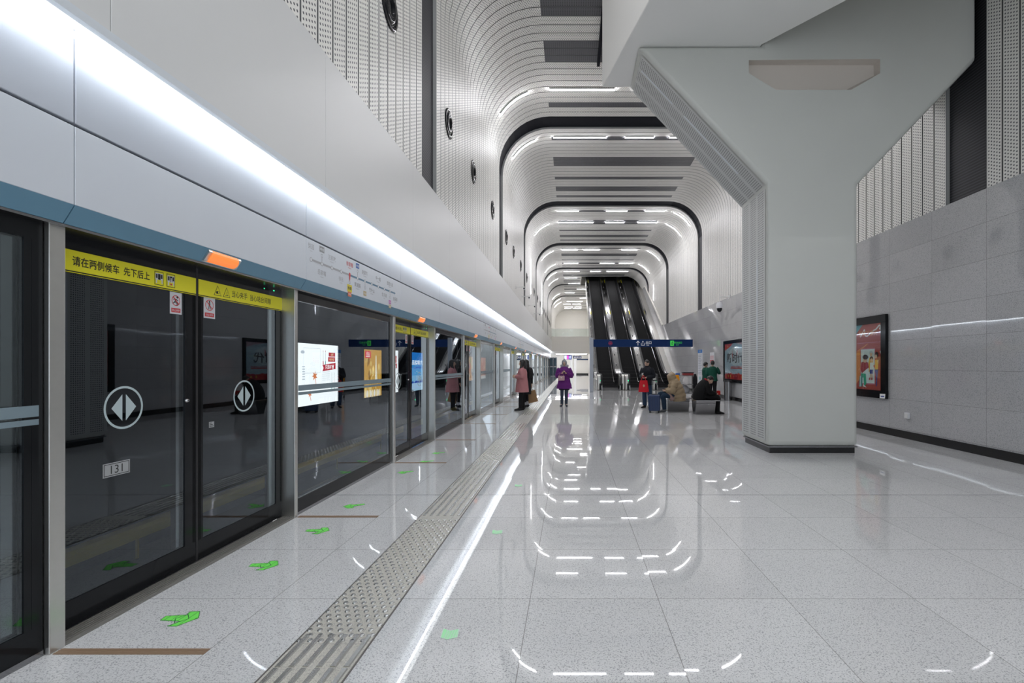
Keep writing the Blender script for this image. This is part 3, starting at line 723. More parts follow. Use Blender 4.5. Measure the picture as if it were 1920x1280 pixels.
def blue_ad(pl,W,H,mm):
    bs=[mm(c) for c in ((.02,.22,.68),(.04,.32,.76),(.10,.44,.82),(.25,.58,.88),(.45,.70,.90))]; wh=mm((.95,.97,1),1.2); d=mm((.02,.10,.45)); r=mm((.6,.1,.1))
    for q in range(5): pl.rect(0,H*(1-.2*(q+1)),W,H*(1-.2*q),bs[q],0)
    pl.text('品牌的力',W/2,H*.74,.2,wh,.02,1,W*.92); pl.text('让品牌更有影响',W/2,H*.60,.1,d,.01,1,W*.85)
    pl.poly([(0,H*.22),(W*.12,H*.27),(W*.2,H*.2),(W*.32,H*.26),(W*.7,H*.24),(W*.85,H*.28),(W,H*.24),(W,H*.2),(0,H*.2)],d,1); pl.ell(W*.85,H*.26,.06,.05,d,2)
    pl.rect(0,0,W,H*.1,bs[4],1)
def orange_ad(pl,W,H,mm):
    b=mm((.78,.20,.08)); l=mm((.95,.55,.25)); y=mm((.95,.75,.35)); wh=mm((.95,.9,.85))
    pl.rect(0,0,W,H,b,0); random.seed(11)
    for q in range(24):
        cx,cy=random.uniform(.2,W-.2),random.uniform(.2,H-.2); pl.poly([(cx,cy),(cx+random.uniform(.1,.5),cy+.1),(cx+.1,cy+random.uniform(.1,.4))],random.choice((l,y,b)),1)
    pl.rect(0,0,W,H*.14,wh,2); pl.text('出行',W*.4,H*.07,.14,b,.01,3)
def mix_ad(pl,W,H,mm):
    cs=[mm(c) for c in ((.75,.15,.10),(.15,.12,.55),(.85,.45,.2),(.2,.55,.2),(.85,.8,.8))]
    pl.rect(0,0,W,H,cs[2],0); random.seed(5)
    for q in range(26):
        cx,cy=random.uniform(.1,W-.3),random.uniform(.15,H-.2); pl.poly([(cx,cy),(cx+.28,cy+random.uniform(0,.2)),(cx+random.uniform(0,.2),cy+.3)],random.choice(cs),1)
ad('lit_poster','lit white poster with maple leaves and red ribbons, seen through the first fixed glass panel',10.6,13.6,.48,2.02,white_ad)
ad('lit_poster','lit golden poster with a tall white bottle, seen beyond the grey bands',15.3,16.75,.44,1.98,gold_ad)
ad('lit_poster','lit white poster with red ribbons, seen through the second pair of doors',17.0,18.35,.46,2.02,white_ad)
ad('lit_poster','lit sky-blue poster with white characters, seen behind the door emblem',19.9,21.5,.40,2.0,blue_ad)
ad('lit_poster','lit poster of orange, purple and blue shards, seen through the third pair of doors',30.5,32.3,.45,2.0,mix_ad)
ad('lit_poster','lit fiery orange poster with a white foot, seen through the third fixed panel',34.2,37.2,.45,2.0,orange_ad)

# ------------------------------------------------------------------ floor markings
def fl(u,v,z=0): return ((u-U0)/(v-V0)*CH,F*CH/(v-V0),z)
# tactile strip
t=thing('tactile_paving','ribbed and studded grey tactile strip running along the platform','tactile strip',(-1.28,0,0))
mb=MB(); mb.box(-.2,.2,-4,62,0,.004); mb.build('base',M['tact'],t)
st=MB(); bars=MB()
zones=[(D0-1.06+PITCH*k,D0+1.0+PITCH*k) for k in range(0,3)]
for za,zb in zones:
    r=0; y=za+.03
    while y<zb:
        for c in range(7):
            x=-.175+c*.0575+(.014 if r%2 else -.014)
            st.lathe([(.017,.004),(.013,.0095),(.006,.010),(0,.010)],(x,y,0),(0,0,1),8)
        y+=.052; r+=1
y=-3.9
while y<61.7:
    if not any(a-.03<y+.14<b for a,b in zones):
        for c in range(6): 
            x=-.17+c*.068; bars.prism([(x-.016,y,.004),(x+.016,y,.004),(x+.011,y,.010),(x-.011,y,.010)],(0,.285,0))
    y+=.30
o=st.build('studs',M['stud'],t,smooth=True); o['kind']='stuff'
bars.build('ribs',M['stud'],t)
mb=MB()
for x in (-.205,.203): mb.box(x-.004,x+.004,-4,62,0,.005)
mb.build('edging',pm('tactile_edge',(.12,.11,.10),.5),t)
# brown ribbed strips across the platform at each door side
for k in range(6):
    for s,nm_ in ((-1,'near'),(1,'far')):
        yc=D0+PITCH*k+s*(HALF+.05)
        mb=MB(); mb.box(-2.68,-1.9,yc-.025,yc+.025,0,.003)
        for q in range(4): mb.box(-2.68,-1.9,yc-.021+q*.012,yc-.015+q*.012,.003,.0045)
        tag(mb.build('floor_strip',M['brownstrip']),'brown ribbed floor strip at the %s side of the %s pair of platform doors'%(nm_,ORD[k]),'floor strip','brown floor strips')
# green arrows
def c3(a,b): return fl(a*.4064,760+b*.40625)
def c6(a,b): return fl(450+a*.3125,880+b*.3125)
SH1=[c3(*p) for p in ((748,995),(775,975),(870,970),(885,955),(932,953),(925,985),(870,1005),(825,1023),(780,1022),(845,1000))]
SH2=[c6(*p) for p in ((625,224),(680,208),(668,216),(755,208),(757,214),(685,224),(690,233),(650,236))]
SH3=[c6(*p) for p in ((1225,955),(1265,968),(1320,957),(1308,1008),(1245,1022),(1207,1010))]
def sticker(name,shape,x,y,label,m,grp,dia=True,nx=4):
    cx=sum(p[0] for p in shape)/len(shape); cy=sum(p[1] for p in shape)/len(shape)
    sh=[(p[0]-cx,p[1]-cy) for p in shape]
    mb=MB(); mb.prism([(a,b,.0005) for a,b in sh],(0,0,.0012))
    o=mb.build(name,m); o.location=(x,y,0); tag(o,label,'floor arrow',grp)
    # dark tile outline on the sticker
    g=MB(); pl=Plane(g,(0,0,.0019),(1,0,0),(0,1,0),.0002)
    pl.line(sh+sh[:1],.003,0)
    xs=[p[0] for p in sh]
    def span(px):
        ys=[]
        for (a,b),(c,d) in zip(sh,sh[1:]+sh[:1]):
            if (a-px)*(c-px)<0: ys.append(b+(d-b)*(px-a)/(c-a))
        return sorted(ys)
    q=min(xs)+.03
    while q<max(xs)-.01:
        ys=span(q)
        for i in range(0,len(ys)-1,2): pl.line([(q,ys[i]),(q,ys[i+1])],.0025,0)
        q+=(max(xs)-min(xs))/(nx+1)
    if dia: pl.line([(-.035,0),(.0,.05),(.045,.0),(.0,-.05),(-.035,0)],.004,0,2)
    g.build('outline',M['dkgreen'] if dia else M['paper'],o); return o
AR=[(340,1160,SH1),(497,1060,SH1),(597,995,SH1),(663,948,SH2),(760,885,SH2),(800,865,SH2),(822,849,SH2)]
for i,(u,v,sh) in enumerate(AR):
    x,y,_=fl(u,v); sticker('floor_arrow',sh,x,y,'bright green arrow sticker on the floor by the doors, %s counting from the nearest'%ORD[i],M['green'],'green floor arrows')
for i,(u,v) in enumerate(((843,1188),(932,997),(972,910))):
    x,y,_=fl(u,v); sticker('floor_chevron',SH3,x,y,'pale green chevron sticker right of the tactile strip, %s counting from the nearest'%ORD[i],M['green_pale'],'pale green chevrons',False,6)

# ------------------------------------------------------------------ air nozzles and cameras on the left wall
nz=thing('air_nozzle','','air nozzle',(XL,6.56,6.33),0,'round black air nozzles')
mb=MB(); mb.lathe([(.29,0),(.29,.012),(.27,.024),(.24,.024),(.22,.006)],(0,0,0),(1,0,0),28); mb.build('ring',M['black'],nz,smooth=True)
mb=MB(); mb.lathe([(.225,.0),(.21,.02),(.17,.036),(.12,.042),(.10,.03),(.09,.01),(0,.01)],(0,0,0),(1,0,-.08),24); mb.build('nozzle',M['black'],nz,smooth=True)
yn=[6.56,9.75,12.2,15.2]+[s+o for s in (17.5,26.15,34.8,43.45,52.1) for o in (.95,3.3 if s<20 else 4.1,6.3 if s<30 else 6.9)]
for i,y in enumerate(yn):
    o=nz if i==0 else copy_tree(nz); o.location.y=y
    o['label']='round black air nozzle high on the left wall, %s counting from the nearest'%(ORD+['nineteenth'])[i]
def bullet(x,y,z,label):
    t=thing('wall_camera',label,'camera',(x,y,z),0,'small cameras on the left wall')
    mb=MB(); mb.cyl((-.02,0,0),(.38,0,.02),.018,8); mb.box(-.03,0,-.06,.06,-.06,.06); mb.build('arm',M['white'],t)
    mb=MB(); mb.tube([(.36,-.14,-.08),(.36,.1,-.06)],[.05,.05],12); mb.build('housing',M['paper'],t); mb=MB(); mb.tube([(.36,-.142,-.08),(.36,-.15,-.08)],[.035,.035],12); mb.build('lens',M['black'],t)
bullet(XL+.02,21.7,4.95,'small white wall camera above the left ledge, first counting from the nearest')
bullet(XL+.02,24.3,4.9,'small white wall camera above the left ledge, second counting from the nearest')
bullet(XL+.02,28.0,4.9,'small white wall camera above the left ledge, third counting from the nearest')
bullet(XL+.02,32.5,4.9,'small white wall camera above the left ledge, fourth counting from the nearest')

# ------------------------------------------------------------------ right wall: posters, socket, notices, dome camera
XP=XR-.05
def W_(u,v): 
    y=F*XP/(u-U0); return (y,CH+(V0-v)*y/F)
def poster(name,label,y0,y1,z0,z1,paint,bord=.17):
    """seen from the hall: runs from y1 (left) to y0 (right)"""
    t=thing(name,label,'poster',(XP,(y0+y1)/2,(z0+z1)/2),0,'framed wall posters'); W,H=y1-y0,z1-z0
    mb=MB(); frame_box(mb,-.06,0,-W/2,W/2,-H/2,H/2,bord,bord,bord); mb.build('frame',M['black'],t,bevel=.004,seg=1)
    mb=MB(); mats=[]; pl=Plane(mb,(-.028,W/2,-H/2),(0,-1,0),ZV,.002)
    def mm(c,s=.12): mats.append(pm('poster_print',c,.5,em=s)); return len(mats)-1
    paint(pl,W,H,mm,y1,z0); mb.build('print',mats,t)
    mb=MB(); mb.box(-.046,-.042,-W/2+bord,W/2-bord,-H/2+bord,H/2-bord); mb.build('cover_glass',M['clearglass'],t)
    return t
def family(pl,W,H,mm,y1,z0):
    def Q(u,v): y,z=W_(u,v); return (y1-y,z-z0)
    def C(a,b): return Q(1600+a/6.4,570+b/6.4)
    red=mm((.40,.055,.04)); red2=mm((.42,.045,.03)); te=mm((.10,.34,.40)); or_=mm((.68,.24,.08)); wh=mm((.70,.70,.70)); pk=mm((.50,.16,.24)); pan=mm((.62,.66,.64)); skin=mm((.62,.40,.28)); gr=mm((.04,.33,.20)); nv=mm((.03,.06,.25)); ye=mm((.72,.40,.06)); dk=mm((.06,.03,.03)); ma=mm((.35,.04,.05)); tl=mm((.12,.30,.30)); gy=mm((.45,.48,.5))
    pl.rect(.17,.17,W-.17,H-.17,red,0)
    pl.poly([C(20,740),C(60,560),C(190,470),C(190,480),C(120,540),C(90,900),C(20,1000)],or_,1)
    pl.poly([C(20,250),C(125,252),C(62,340),C(20,430)],te,1); pl.poly([C(60,470),C(380,445),C(380,452),C(60,477)],pk,1)
    pl.poly([C(100,535),C(278,528),C(276,965),C(100,960)],pk,1); pl.poly([C(107,545),C(272,537),C(271,950),C(107,945)],pan,2)
    pl.line([C(100,395),C(150,305),C(160,380),C(185,385),C(240,330),C(290,300),C(330,250),C(345,265),C(330,300),C(375,225)],.035,wh,2)
    pl.line([C(345,270),C(352,420),C(375,480),C(372,560),C(355,615),C(340,560)],.03,wh,2)
    pl.text('家和万事兴',*C(190,352),.14,or_,.01,3)
    def P(pts,m,l=4): pl.poly([C(*p) for p in pts],m,l)
    def E(a,b,ra,rb,m,l=5): P([(a+ra*math.cos(2*PI*i/14),b+rb*math.sin(2*PI*i/14)) for i in range(14)],m,l)
    # seated man in red and green with a striped bag
    P([(115,700),(150,680),(195,700),(205,760),(165,790),(120,830),(105,780)],ma); P([(112,830),(168,835),(175,960),(148,985),(142,880),(112,880)],gr); P([(140,960),(180,1000),(135,985)],wh,5)
    E(160,668,26,34,skin); E(165,635,34,30,dk,6); P([(95,860),(130,860),(126,985),(90,990)],tl,6); P([(105,860),(112,860),(108,988),(101,988)],wh,7)
    # elder with grey hair, child in navy shorts
    E(232,585,22,28,gy,4); E(232,605,16,24,skin,5); P([(212,640),(255,640),(250,760),(205,820),(200,700)],ye,3)
    E(240,650,20,24,dk,6); E(240,672,15,22,skin,7); P([(222,700),(258,700),(258,790),(220,790)],wh,6); P([(220,785),(258,785),(256,835),(218,835)],nv,7); P([(222,835),(232,835),(226,905),(214,905)],skin,6); P([(240,835),(252,835),(250,905),(238,905)],skin,6); P([(212,880),(228,880),(224,908),(208,908)],ma,7); P([(238,880),(252,880),(252,908),(234,908)],ma,7)
    # woman on the right in yellow top and blue trousers
    E(300,605,20,34,dk,5); E(292,628,14,24,skin,6); P([(282,670),(312,665),(322,700),(318,790),(282,790)],ye,6); P([(280,785),(322,782),(308,900),(302,985),(290,985),(294,880)],nv,6); P([(312,680),(326,665),(322,720)],skin,7); P([(262,740),(282,720),(284,780)],red2,7)
    P([(358,1075),(424,1078),(420,1132),(356,1128)],wh,22); P([(370,1100),(412,1100),(410,1115),(370,1113)],nv,23)
def newera(pl,W,H,mm,y1,z0):
    bg=mm((.36,.44,.52)); lt=mm((.52,.55,.60)); red=mm((.55,.06,.06)); dr=mm((.36,.02,.05)); ye=mm((.65,.42,.06)); dk=mm((.07,.06,.07)); pk=mm((.50,.30,.34))
    pl.rect(.14,.14,W-.14,H-.14,bg,0); pl.ell(W*.5,H*.62,W*.3,H*.22,lt,1)
    pl.poly([(.14,H-.14),(W*.38,H-.14),(W*.30,H*.86),(W*.2,H*.82),(.14,H*.76)],red,2); pl.ell(W*.18,H*.86,.05,.05,ye,3); pl.poly([(W*.5,H-.14),(W-.14,H-.14),(W-.14,H*.8),(W*.8,H*.86)],pk,2)
    pl.text('新时代',W*.47,H*.58,.44,dk,.02,3,W*.66); pl.poly([(W*.36,H*.66),(W*.38,H*.78),(W*.385,H*.55)],red,4); pl.poly([(W*.55,H*.7),(W*.58,H*.8),(W*.57,H*.6)],red,4)
    pl.rect(W*.3,H*.33,W*.85,H*.35,red,2); pl.text('弘扬社会主义核心价值观',W*.58,H*.37,.09,red,.01,3,W*.56)
    for q in range(9): pl.ell(W*(.12+.1*q),H*.14,W*.08,H*.07+.02*(q%3),(red,dr,red)[q%3],3,14)
    for q in (.2,.3,.75,.85): pl.ell(W*q,H*.15,.05,.06,ye,4,10)
    pl.rect(.0,0,W,.14,dk,5)
poster('wall_poster','black framed red poster of a cartoon family just right of the column',10.39,13.2,.76,2.585,family)
poster('wall_poster','black framed poster reading 新时代 over red flowers, left of the column',18.4,21.45,.74,2.52,newera,.14)
t=thing('wall_socket','small white socket box low on the granite wall right of the column','socket',(XP,9.77,.47))
mb=MB(); mb.box(-.05,0,-.06,.06,-.06,.06); mb.build('box',M['paper'],t,bevel=.012); mb=MB(); mb.box(-.056,-.05,-.045,.045,-.045,.045); mb.build('cover',M['white'],t,bevel=.003)
t=thing('notice_board','tall narrow white notice with a blue head on the wall by the escalators','notice',(XP,25.4,1.55))
mb=MB(); mb.box(-.03,0,-.42,.42,-1.05,.72); mb.build('board',M['paper'],t)
mb=MB(); pl=Plane(mb,(-.031,.42,-1.05),(0,-1,0),ZV,.001); pl.rect(0,1.6,.84,1.77,0); pl.text('公告',.42,1.685,.11,2,.01,2)
for q in range(12): pl.rect(.08,1.48-.09*q,.76-.1*(q%3),1.51-.09*q,1)
pl.ell(.42,.28,.12,.10,3); mb.build('print',[pm('notice_blue',(.04,.20,.55),.5),pm('notice_grey',(.35,.38,.48),.5),M['paper'],pm('notice_teal',(.2,.5,.5),.5)],t)
t=thing('safety_notice','small white and red safety notice on the wall above the people in green','notice',(XP,23.3,1.8))
mb=MB(); mb.box(-.02,0,-.34,.34,-.28,.28); mb.build('board',M['paper'],t)
mb=MB(); pl=Plane(mb,(-.021,.34,-.28),(0,-1,0),ZV,.001)
for q in range(3): pl.rect(.06+.2*q,.03,.22+.2*q,.2,0); pl.ring(.14+.2*q,.33,.05,.075,0)
mb.build('print',[M['red']],t)
t=thing('dome_camera','white dome camera on a thin bracket from the right wall','camera',(XP,20.8,4.28))
mb=MB(); mb.cyl((.02,0,.12),(-.42,0,.12),.02,8); mb.cyl((-.42,0,.13),(-.42,0,-.14),.02,8); mb.box(-.02,.02,-.08,.08,.04,.2); mb.build('bracket',M['white'],t)
mb=MB(); mb.lathe([(0,-.10),(.09,-.12),(.13,-.18),(.13,-.36),(.11,-.38)],(-.42,0,0),(0,0,1),20); mb.build('housing',M['paper'],t,smooth=True)
mb=MB(); mb.ball((-.42,0,-.38),(.115,.115,.16),16); mb.build('dome',M['black'],t,smooth=True)

# ------------------------------------------------------------------ escalators
ESC_Y0,ESC_A,SL=28.2,32.0,math.tan(math.radians(29.6))
def ez(y):
    if y<ESC_A-.8: return 0.0
    if y<ESC_A+.8: return SL*(y-ESC_A+.8)**2/3.2
    return SL*(y-ESC_A)
def epath(ya,yb,step=.4):
    ys=[ya]; 
    while ys[-1]+step<yb: ys.append(ys[-1]+step)
    return ys+[yb]
YE=52.0
def strip(mb,x0,x1,h0,h1,ya=ESC_Y0,yb=YE,m=0):
    """band of constant section that follows the escalator's slope"""
    ys=[y for y in epath(ya,ESC_A+.8,.2)]+[yb]
    vs=[]; 
    for y in ys:
        z=ez(y); vs+=[(x0,y,z+h0),(x1,y,z+h0),(x1,y,z+h1),(x0,y,z+h1)]
    k=len(ys); fs=[(0,1,2,3),(4*k-4,4*k-1,4*k-2,4*k-3)]
    for i in range(k-1):
        for j in range(4): fs.append((4*i+j,4*i+4+j,4*i+4+(j+1)%4,4*i+(j+1)%4))
    mb.mesh(vs,fs,m)
M['step']=stripes('escalator_step_ribs',0,.03,.5,(.004,.004,.005),(.012,.012,.013),.5)
ledg=em('indicator_green',(.03,.95,.35),2.5)
names=['left','middle','right']
def escalator(i,xc):
    t=thing('escalator','black-stepped steel escalator, the %s one of the three side by side'%names[i],'escalator',(xc,ESC_Y0,0),0,'three escalators side by side')
    o=Vector((xc,ESC_Y0,0))
    def put(mb,name,m,**k):
        mb.v=[tuple(Vector(p)-Vector((0,ESC_Y0,0))) for p in mb.v]; return mb.build(name,m,t,**k)
    mb=MB(); mb.box(-.5,.5,ESC_Y0-.3,ESC_A-.9,0,.012); 
    y=ESC_A-.9; z=0.0
    while y<YE:
        z1=max(ez(y+.4),0.012); mb.box(-.5,.5,y,y+.4,max(z-.3,0) if z>.3 else 0,z1); z=z1; y+=.4
    put(mb,'steps',M['step'])
    mb=MB(); 
    y=ESC_A+.4
    for s in (-1,1):
        mb=MB(); strip(mb,s*.5,s*.515,0,.25); sk=put(mb,'skirt',M['steel_bright'])
        mb=MB(); strip(mb,s*.515,s*.61,.2,.86,ESC_Y0+.1); bal=put(mb,'balustrade',M['black'])
        mb=MB(); strip(mb,s*.61,s*.622,.2,.88,ESC_Y0+.1); put(mb,'trim',M['steel_bright'])
        # moving handrail with its rounded return
        ys=[q for q in epath(ESC_Y0+.1,ESC_A+.8,.2)]+[YE]
        p=[(s*.565,ESC_Y0+.1+.28*math.cos(a),.60+.32*math.sin(a)) for a in [-PI/2-PI*q/10 for q in range(10)]]+[(s*.565,q,ez(q)+.92) for q in ys]
        mb=MB(); mb.tube(p,[(.05,.035)]*len(p),8,side=(1,0,0)); put(mb,'handrail',M['rubber'],smooth=True)
        a,b=(s*.622,s*.805); mb=MB(); strip(mb,min(a,b),max(a,b),.60,.80,ESC_Y0+.25); put(mb,'deck',M['deck_steel'])
        mb=MB(); lo,hi=min(s*.5,s*.80),max(s*.5,s*.80)
        mb.prism([(lo,ESC_Y0+.02,0),(lo,ESC_Y0-.02,.3),(lo,ESC_Y0-.02,.75),(lo,ESC_Y0+.04,.87),(lo,ESC_Y0+.2,.91),(lo,ESC_Y0+.9,.90),(lo,ESC_Y0+.9,0)],(hi-lo,0,0)); nw=put(mb,'newel',M['steel'],bevel=.045,seg=4)
        mb=MB(); g0,g1=sorted((s*.56,s*.68)); mb.box(g0,g1,ESC_Y0-.035,ESC_Y0-.02,.02,.40); put(mb,'newel_grille',M['black'])
        if s<0:
            mb=MB(); mb.tube([(-.6,ESC_Y0-.028,.56),(-.6,ESC_Y0-.018,.56)],[.035,.035],14); put(mb,'indicator_light',ledg)
        # yellow warning stickers and deck knobs
        mb=MB()
        for yy in (40.6,47.2): 
            q0,q1=sorted((s*.59,s*.66)); h=.806
            mb.face([(q0,yy,ez(yy)+h),(q1,yy,ez(yy)+h),(q1,yy+.7,ez(yy+.7)+h),(q0,yy+.7,ez(yy+.7)+h)])
        put(mb,'warning_sticker',M['yellow'])
        if s>0 and i<2 or s<0 and i==0:
            for q in range(12):
                yy=ESC_A+1.2+q*1.3; mb=MB(); mb.lathe([(.035,0),(.03,.02),(.03,.055),(.045,.06),(.045,.075),(0,.085)],(s*.77,yy,ez(yy)+.80),(0,-SL,1),12); put(mb,'deck_knob',M['steel_bright'],smooth=True)
    return t
for i,xc in enumerate((2.345,3.96,5.575)): escalator(i,xc)
# cladding on the outer flanks
mb=MB(); pts=[(ESC_Y0+.5,0)]+[(52,0),(52,ez(52)+.6)]+[(y,ez(y)+.6) for y in reversed(epath(ESC_Y0+.5,ESC_A+.8,.3))]
strip(mb,1.505,1.535,-.8,.6,ESC_A+1.2); strip(mb,1.505,6.38,-.82,-.78,ESC_A+1.7)
mb.box(1.505,1.535,ESC_Y0+.3,ESC_A+1.2,0,.6); tag(mb.build('escalator_cladding',M['steel']),'steel side and underside cladding of the left escalator','cladding')
mb=MB(); mb.prism([(6.385,y,z) for y,z in pts],(.41,0,0)); tag(mb.build('escalator_cladding',M['steel']),'sloping steel cladding between the right escalator and the granite wall','cladding')

# overhead sign with its grey post
t=thing('overhead_sign','long dark blue exit sign reaching from a grey post across the escalators','sign',(1.135,26.5,0))
mb=MB(); mb.box(-.10,.10,-.12,.12,0,2.95); mb.build('post',pm('post_grey',(.36,.38,.42),.35,.6),t,bevel=.01)
mb=MB(); mb.box(.09,5.52,-.06,.06,2.455,2.86); mb.build('board',pm('sign_navy',(.008,.032,.12),.6,spec=.15),t,bevel=.006,seg=1)
mb=MB(); pl=Plane(mb,(.09,-.061,2.455),(1,0,0),ZV,.0015)
pl.ring(.94,.2,.085,.105,1); pl.ring(.94,.2,.03,.045,1,None,18); pl.rect(.86,.185,1.02,.215,1)
pl.line([(2.44,.08),(2.44,.32)],.028,0); pl.line([(2.35,.22),(2.44,.325),(2.53,.22)],.028,0)
pl.line([(2.62,.22),(2.62,.09),(2.80,.09),(2.80,.22)],.022,0); pl.line([(2.71,.15),(2.71,.3)],.02,0); pl.poly([(2.66,.27),(2.76,.27),(2.71,.33)],0)
pl.text('出口',3.02,.235,.17,0,.01); pl.text('Exit',2.98,.10,.09,0)
pl.rect(4.2,.06,4.40,.34,2); pl.ell(4.31,.27,.025,.025,3,2,10); pl.line([(4.30,.24),(4.29,.17),(4.34,.10)],.025,3,2); pl.line([(4.29,.17),(4.25,.10)],.022,3,2); pl.line([(4.24,.2),(4.30,.23),(4.36,.19)],.018,3,2)
pl.text('安全出口',4.62,.235,.11,2,.01); pl.text('EXIT',4.60,.11,.08,2)
mb.build('lettering',[em('sign_white',(.55,.58,.62),.4),em('sign_red',(.30,.02,.06),.25),em('sign_green',(.05,.60,.08),.4),pm('sign_dark',(.01,.03,.03),.5)],t)

# ------------------------------------------------------------------ far mezzanine and what lies under it
simplebox('wall_back',(XL,2.6,62.0,62.4,2.86,5.05),M['cream'])
simplebox('ceiling',(-2.9,2.6,62.4,76.9,2.95,3.1),M['white'])
t=thing('glass_balustrade','glass balustrade along the far mezzanine edge above the platform end','balustrade',(XL,62.2,5.05))
mb=MB(); mb.box(0,5.0,-.008,.008,.02,1.0); mb.build('glass',M['clearglass'],t); mb=MB(); mb.box(0,5.0,-.03,.03,1.0,1.05); mb.box(0,5.0,-.04,.04,0,.04); mb.build('handrail',M['steel'],t)
simplebox('wall_back',(-2.9,2.6,71,71.2,0,2.95),M['cream']); simplebox('baseboard_back',(-2.9,2.6,70.96,71,0,.2),M['plinth'])
mb=MB(); mb.box(.9,2.55,70.93,71.0,2.12,2.32); tag(mb.build('wall_band',pm('band_navy',(.02,.05,.12),.5)),'dark blue band on the white wall under the far mezzanine','band')
for x in (.1,.62):
    mb=MB(); mb.box(x-.16,x+.16,68.0,68.4,0,2.89); tag(mb.build('round_post',M['white'],bevel=.03),'pale square post under the far mezzanine, '+('left one' if x<.3 else 'right one'),'post')
for i,y in enumerate((63,65.5,68)):
    mb=MB(); mb.box(-2.0,2.2,y,y+.25,2.90,2.94); tag(mb.build('ceiling_light',M['strip_far']),'white light panel under the far mezzanine, %s from the front'%ORD[i],'light','lights under the mezzanine')
t=thing('departure_screen','small lit departure screen hanging under the far mezzanine','screen',(-.33,62.7,2.42))
mb=MB(); mb.box(-.5,.45,-.06,.06,-.28,.3); mb.cyl((0,0,.3),(0,0,.53),.02,6); mb.build('case',M['black'],t)
mb=MB(); pl=Plane(mb,(-.48,-.062,-.25),(1,0,0),ZV,.002); pl.rect(0,0,.3,.5,0); pl.rect(.32,.0,.55,.5,1); pl.rect(.57,0,.9,.5,2); pl.rect(.6,.1,.66,.4,0,2); pl.rect(.72,.1,.8,.45,0,2)
mb.build('display',[em('screen_white',(.7,.75,.95),1),em('screen_magenta',(.7,.1,.6),1),em('screen_blue',(.05,.08,.4),1)],t)
t=thing('guide_sign','small navy guide sign with white marks hanging under the far mezzanine','sign',(.9,62.7,2.42))
mb=MB(); mb.box(-.6,.5,-.05,.05,-.14,.16); mb.cyl((-.4,0,.16),(-.4,0,.53),.015,6); mb.cyl((.3,0,.16),(.3,0,.53),.015,6); mb.build('board',pm('guide_navy',(.015,.02,.09),.4),t)
mb=MB(); pl=Plane(mb,(-.55,-.052,-.12),(1,0,0),ZV,.002)
for q in range(5): pl.ell(.12+.2*q,.13,.07,.06,0,None,12)
mb.build('lettering',[em('guide_white',(.75,.75,.9),1)],t)

# ------------------------------------------------------------------ people
SKIN=pm('skin',(.58,.38,.28),.5); HAIR=pm('black_hair',(.012,.010,.010),.4); LIP=pm('lips',(.40,.13,.11),.5); EYE=pm('eye_dark',(.02,.015,.015),.3)
def baked_skin(vs,es,rs,root=0):
    me=bpy.data.meshes.new('s'); me.from_pydata(vs,es,[]); o=bpy.data.objects.new('s',me); COL.objects.link(o)
    m=o.modifiers.new('skin','SKIN'); m.use_smooth_shade=True
    for i,r in enumerate(rs):
        sv=me.skin_vertices[0].data[i]; sv.radius=(r if isinstance(r,tuple) else (r,r)); sv.use_root=(i==root)
    b=o.modifiers.new('sub','SUBSURF'); b.levels=1; b.render_levels=1
    dg=bpy.context.evaluated_depsgraph_get(); dg.update(); r=bpy.data.meshes.new_from_object(o.evaluated_get(dg))
    out=([tuple(v.co) for v in r.vertices],[tuple(p.vertices) for p in r.polygons])
    bpy.data.objects.remove(o); bpy.data.meshes.remove(me); bpy.data.meshes.remove(r); return out
def head_mesh(mb,c,pitch,yaw=0,face=True):
    R=Matrix.Rotation(yaw,3,'Z')@Matrix.Rotation(pitch,3,'X'); c=Vector(c)
    n,k=18,14; vs=[]
    for i in range(k+1):
        th=PI*i/k
        for j in range(n):
            x,y,z=math.sin(th)*math.cos(2*PI*j/n),math.sin(th)*math.sin(2*PI*j/n),math.cos(th)
            wx=.073*(1-.28*max(0,-z)**1.5); p=V(x*wx,y*.090+.010*z if y>0 else y*.088,z*.113)
            if y<-.2 and -.35<z<.05 and abs(x)<.30: p.y-=.016*(1-abs(x)/.30)*(1-abs(z+.15)/.22 if abs(z+.15)<.22 else 0)
            if y<0 and z<-.6: p.y-=.010
            vs.append(c+R@p)
    mb.mesh(vs,[(i*n+j,(i+1)*n+j,(i+1)*n+(j+1)%n,i*n+(j+1)%n) for i in range(k) for j in range(n)],0)
    if face:
        q=lambda x,y,z: c+R@V(x,y,z)
        mb.ball(q(0,-.095,-.018),(.012,.016,.022),8,0,R)
        for s in (-1,1):
            mb.ball(q(s*.030,-.080,.012),(.013,.007,.006),8,1,R); mb.ball(q(s*.030,-.080,.032),(.018,.006,.0035),8,1,R)
            mb.ball(q(s*.074,.008,-.005),(.010,.018,.030),8,0,R)
        mb.ball(q(0,-.083,-.052),(.022,.007,.007),8,2,R)
    return R
def stand(H=1.65):
    J=dict(pelvis=V(0,0,.92),belly=V(0,.005,1.06),chest=V(0,.01,1.24),neck=V(0,.015,1.40),head=V(0,-.005,1.535))
    for s,k in ((1,'L'),(-1,'R')):
        J['sh'+k]=V(s*.165,.012,1.345); J['el'+k]=V(s*.205,.03,1.08); J['wr'+k]=V(s*.20,-.04,.85)
        J['hp'+k]=V(s*.085,0,.87); J['kn'+k]=V(s*.09,-.012,.48); J['an'+k]=V(s*.095,.02,.085); J['to'+k]=V(s*.11,-.13,.03)
    return J
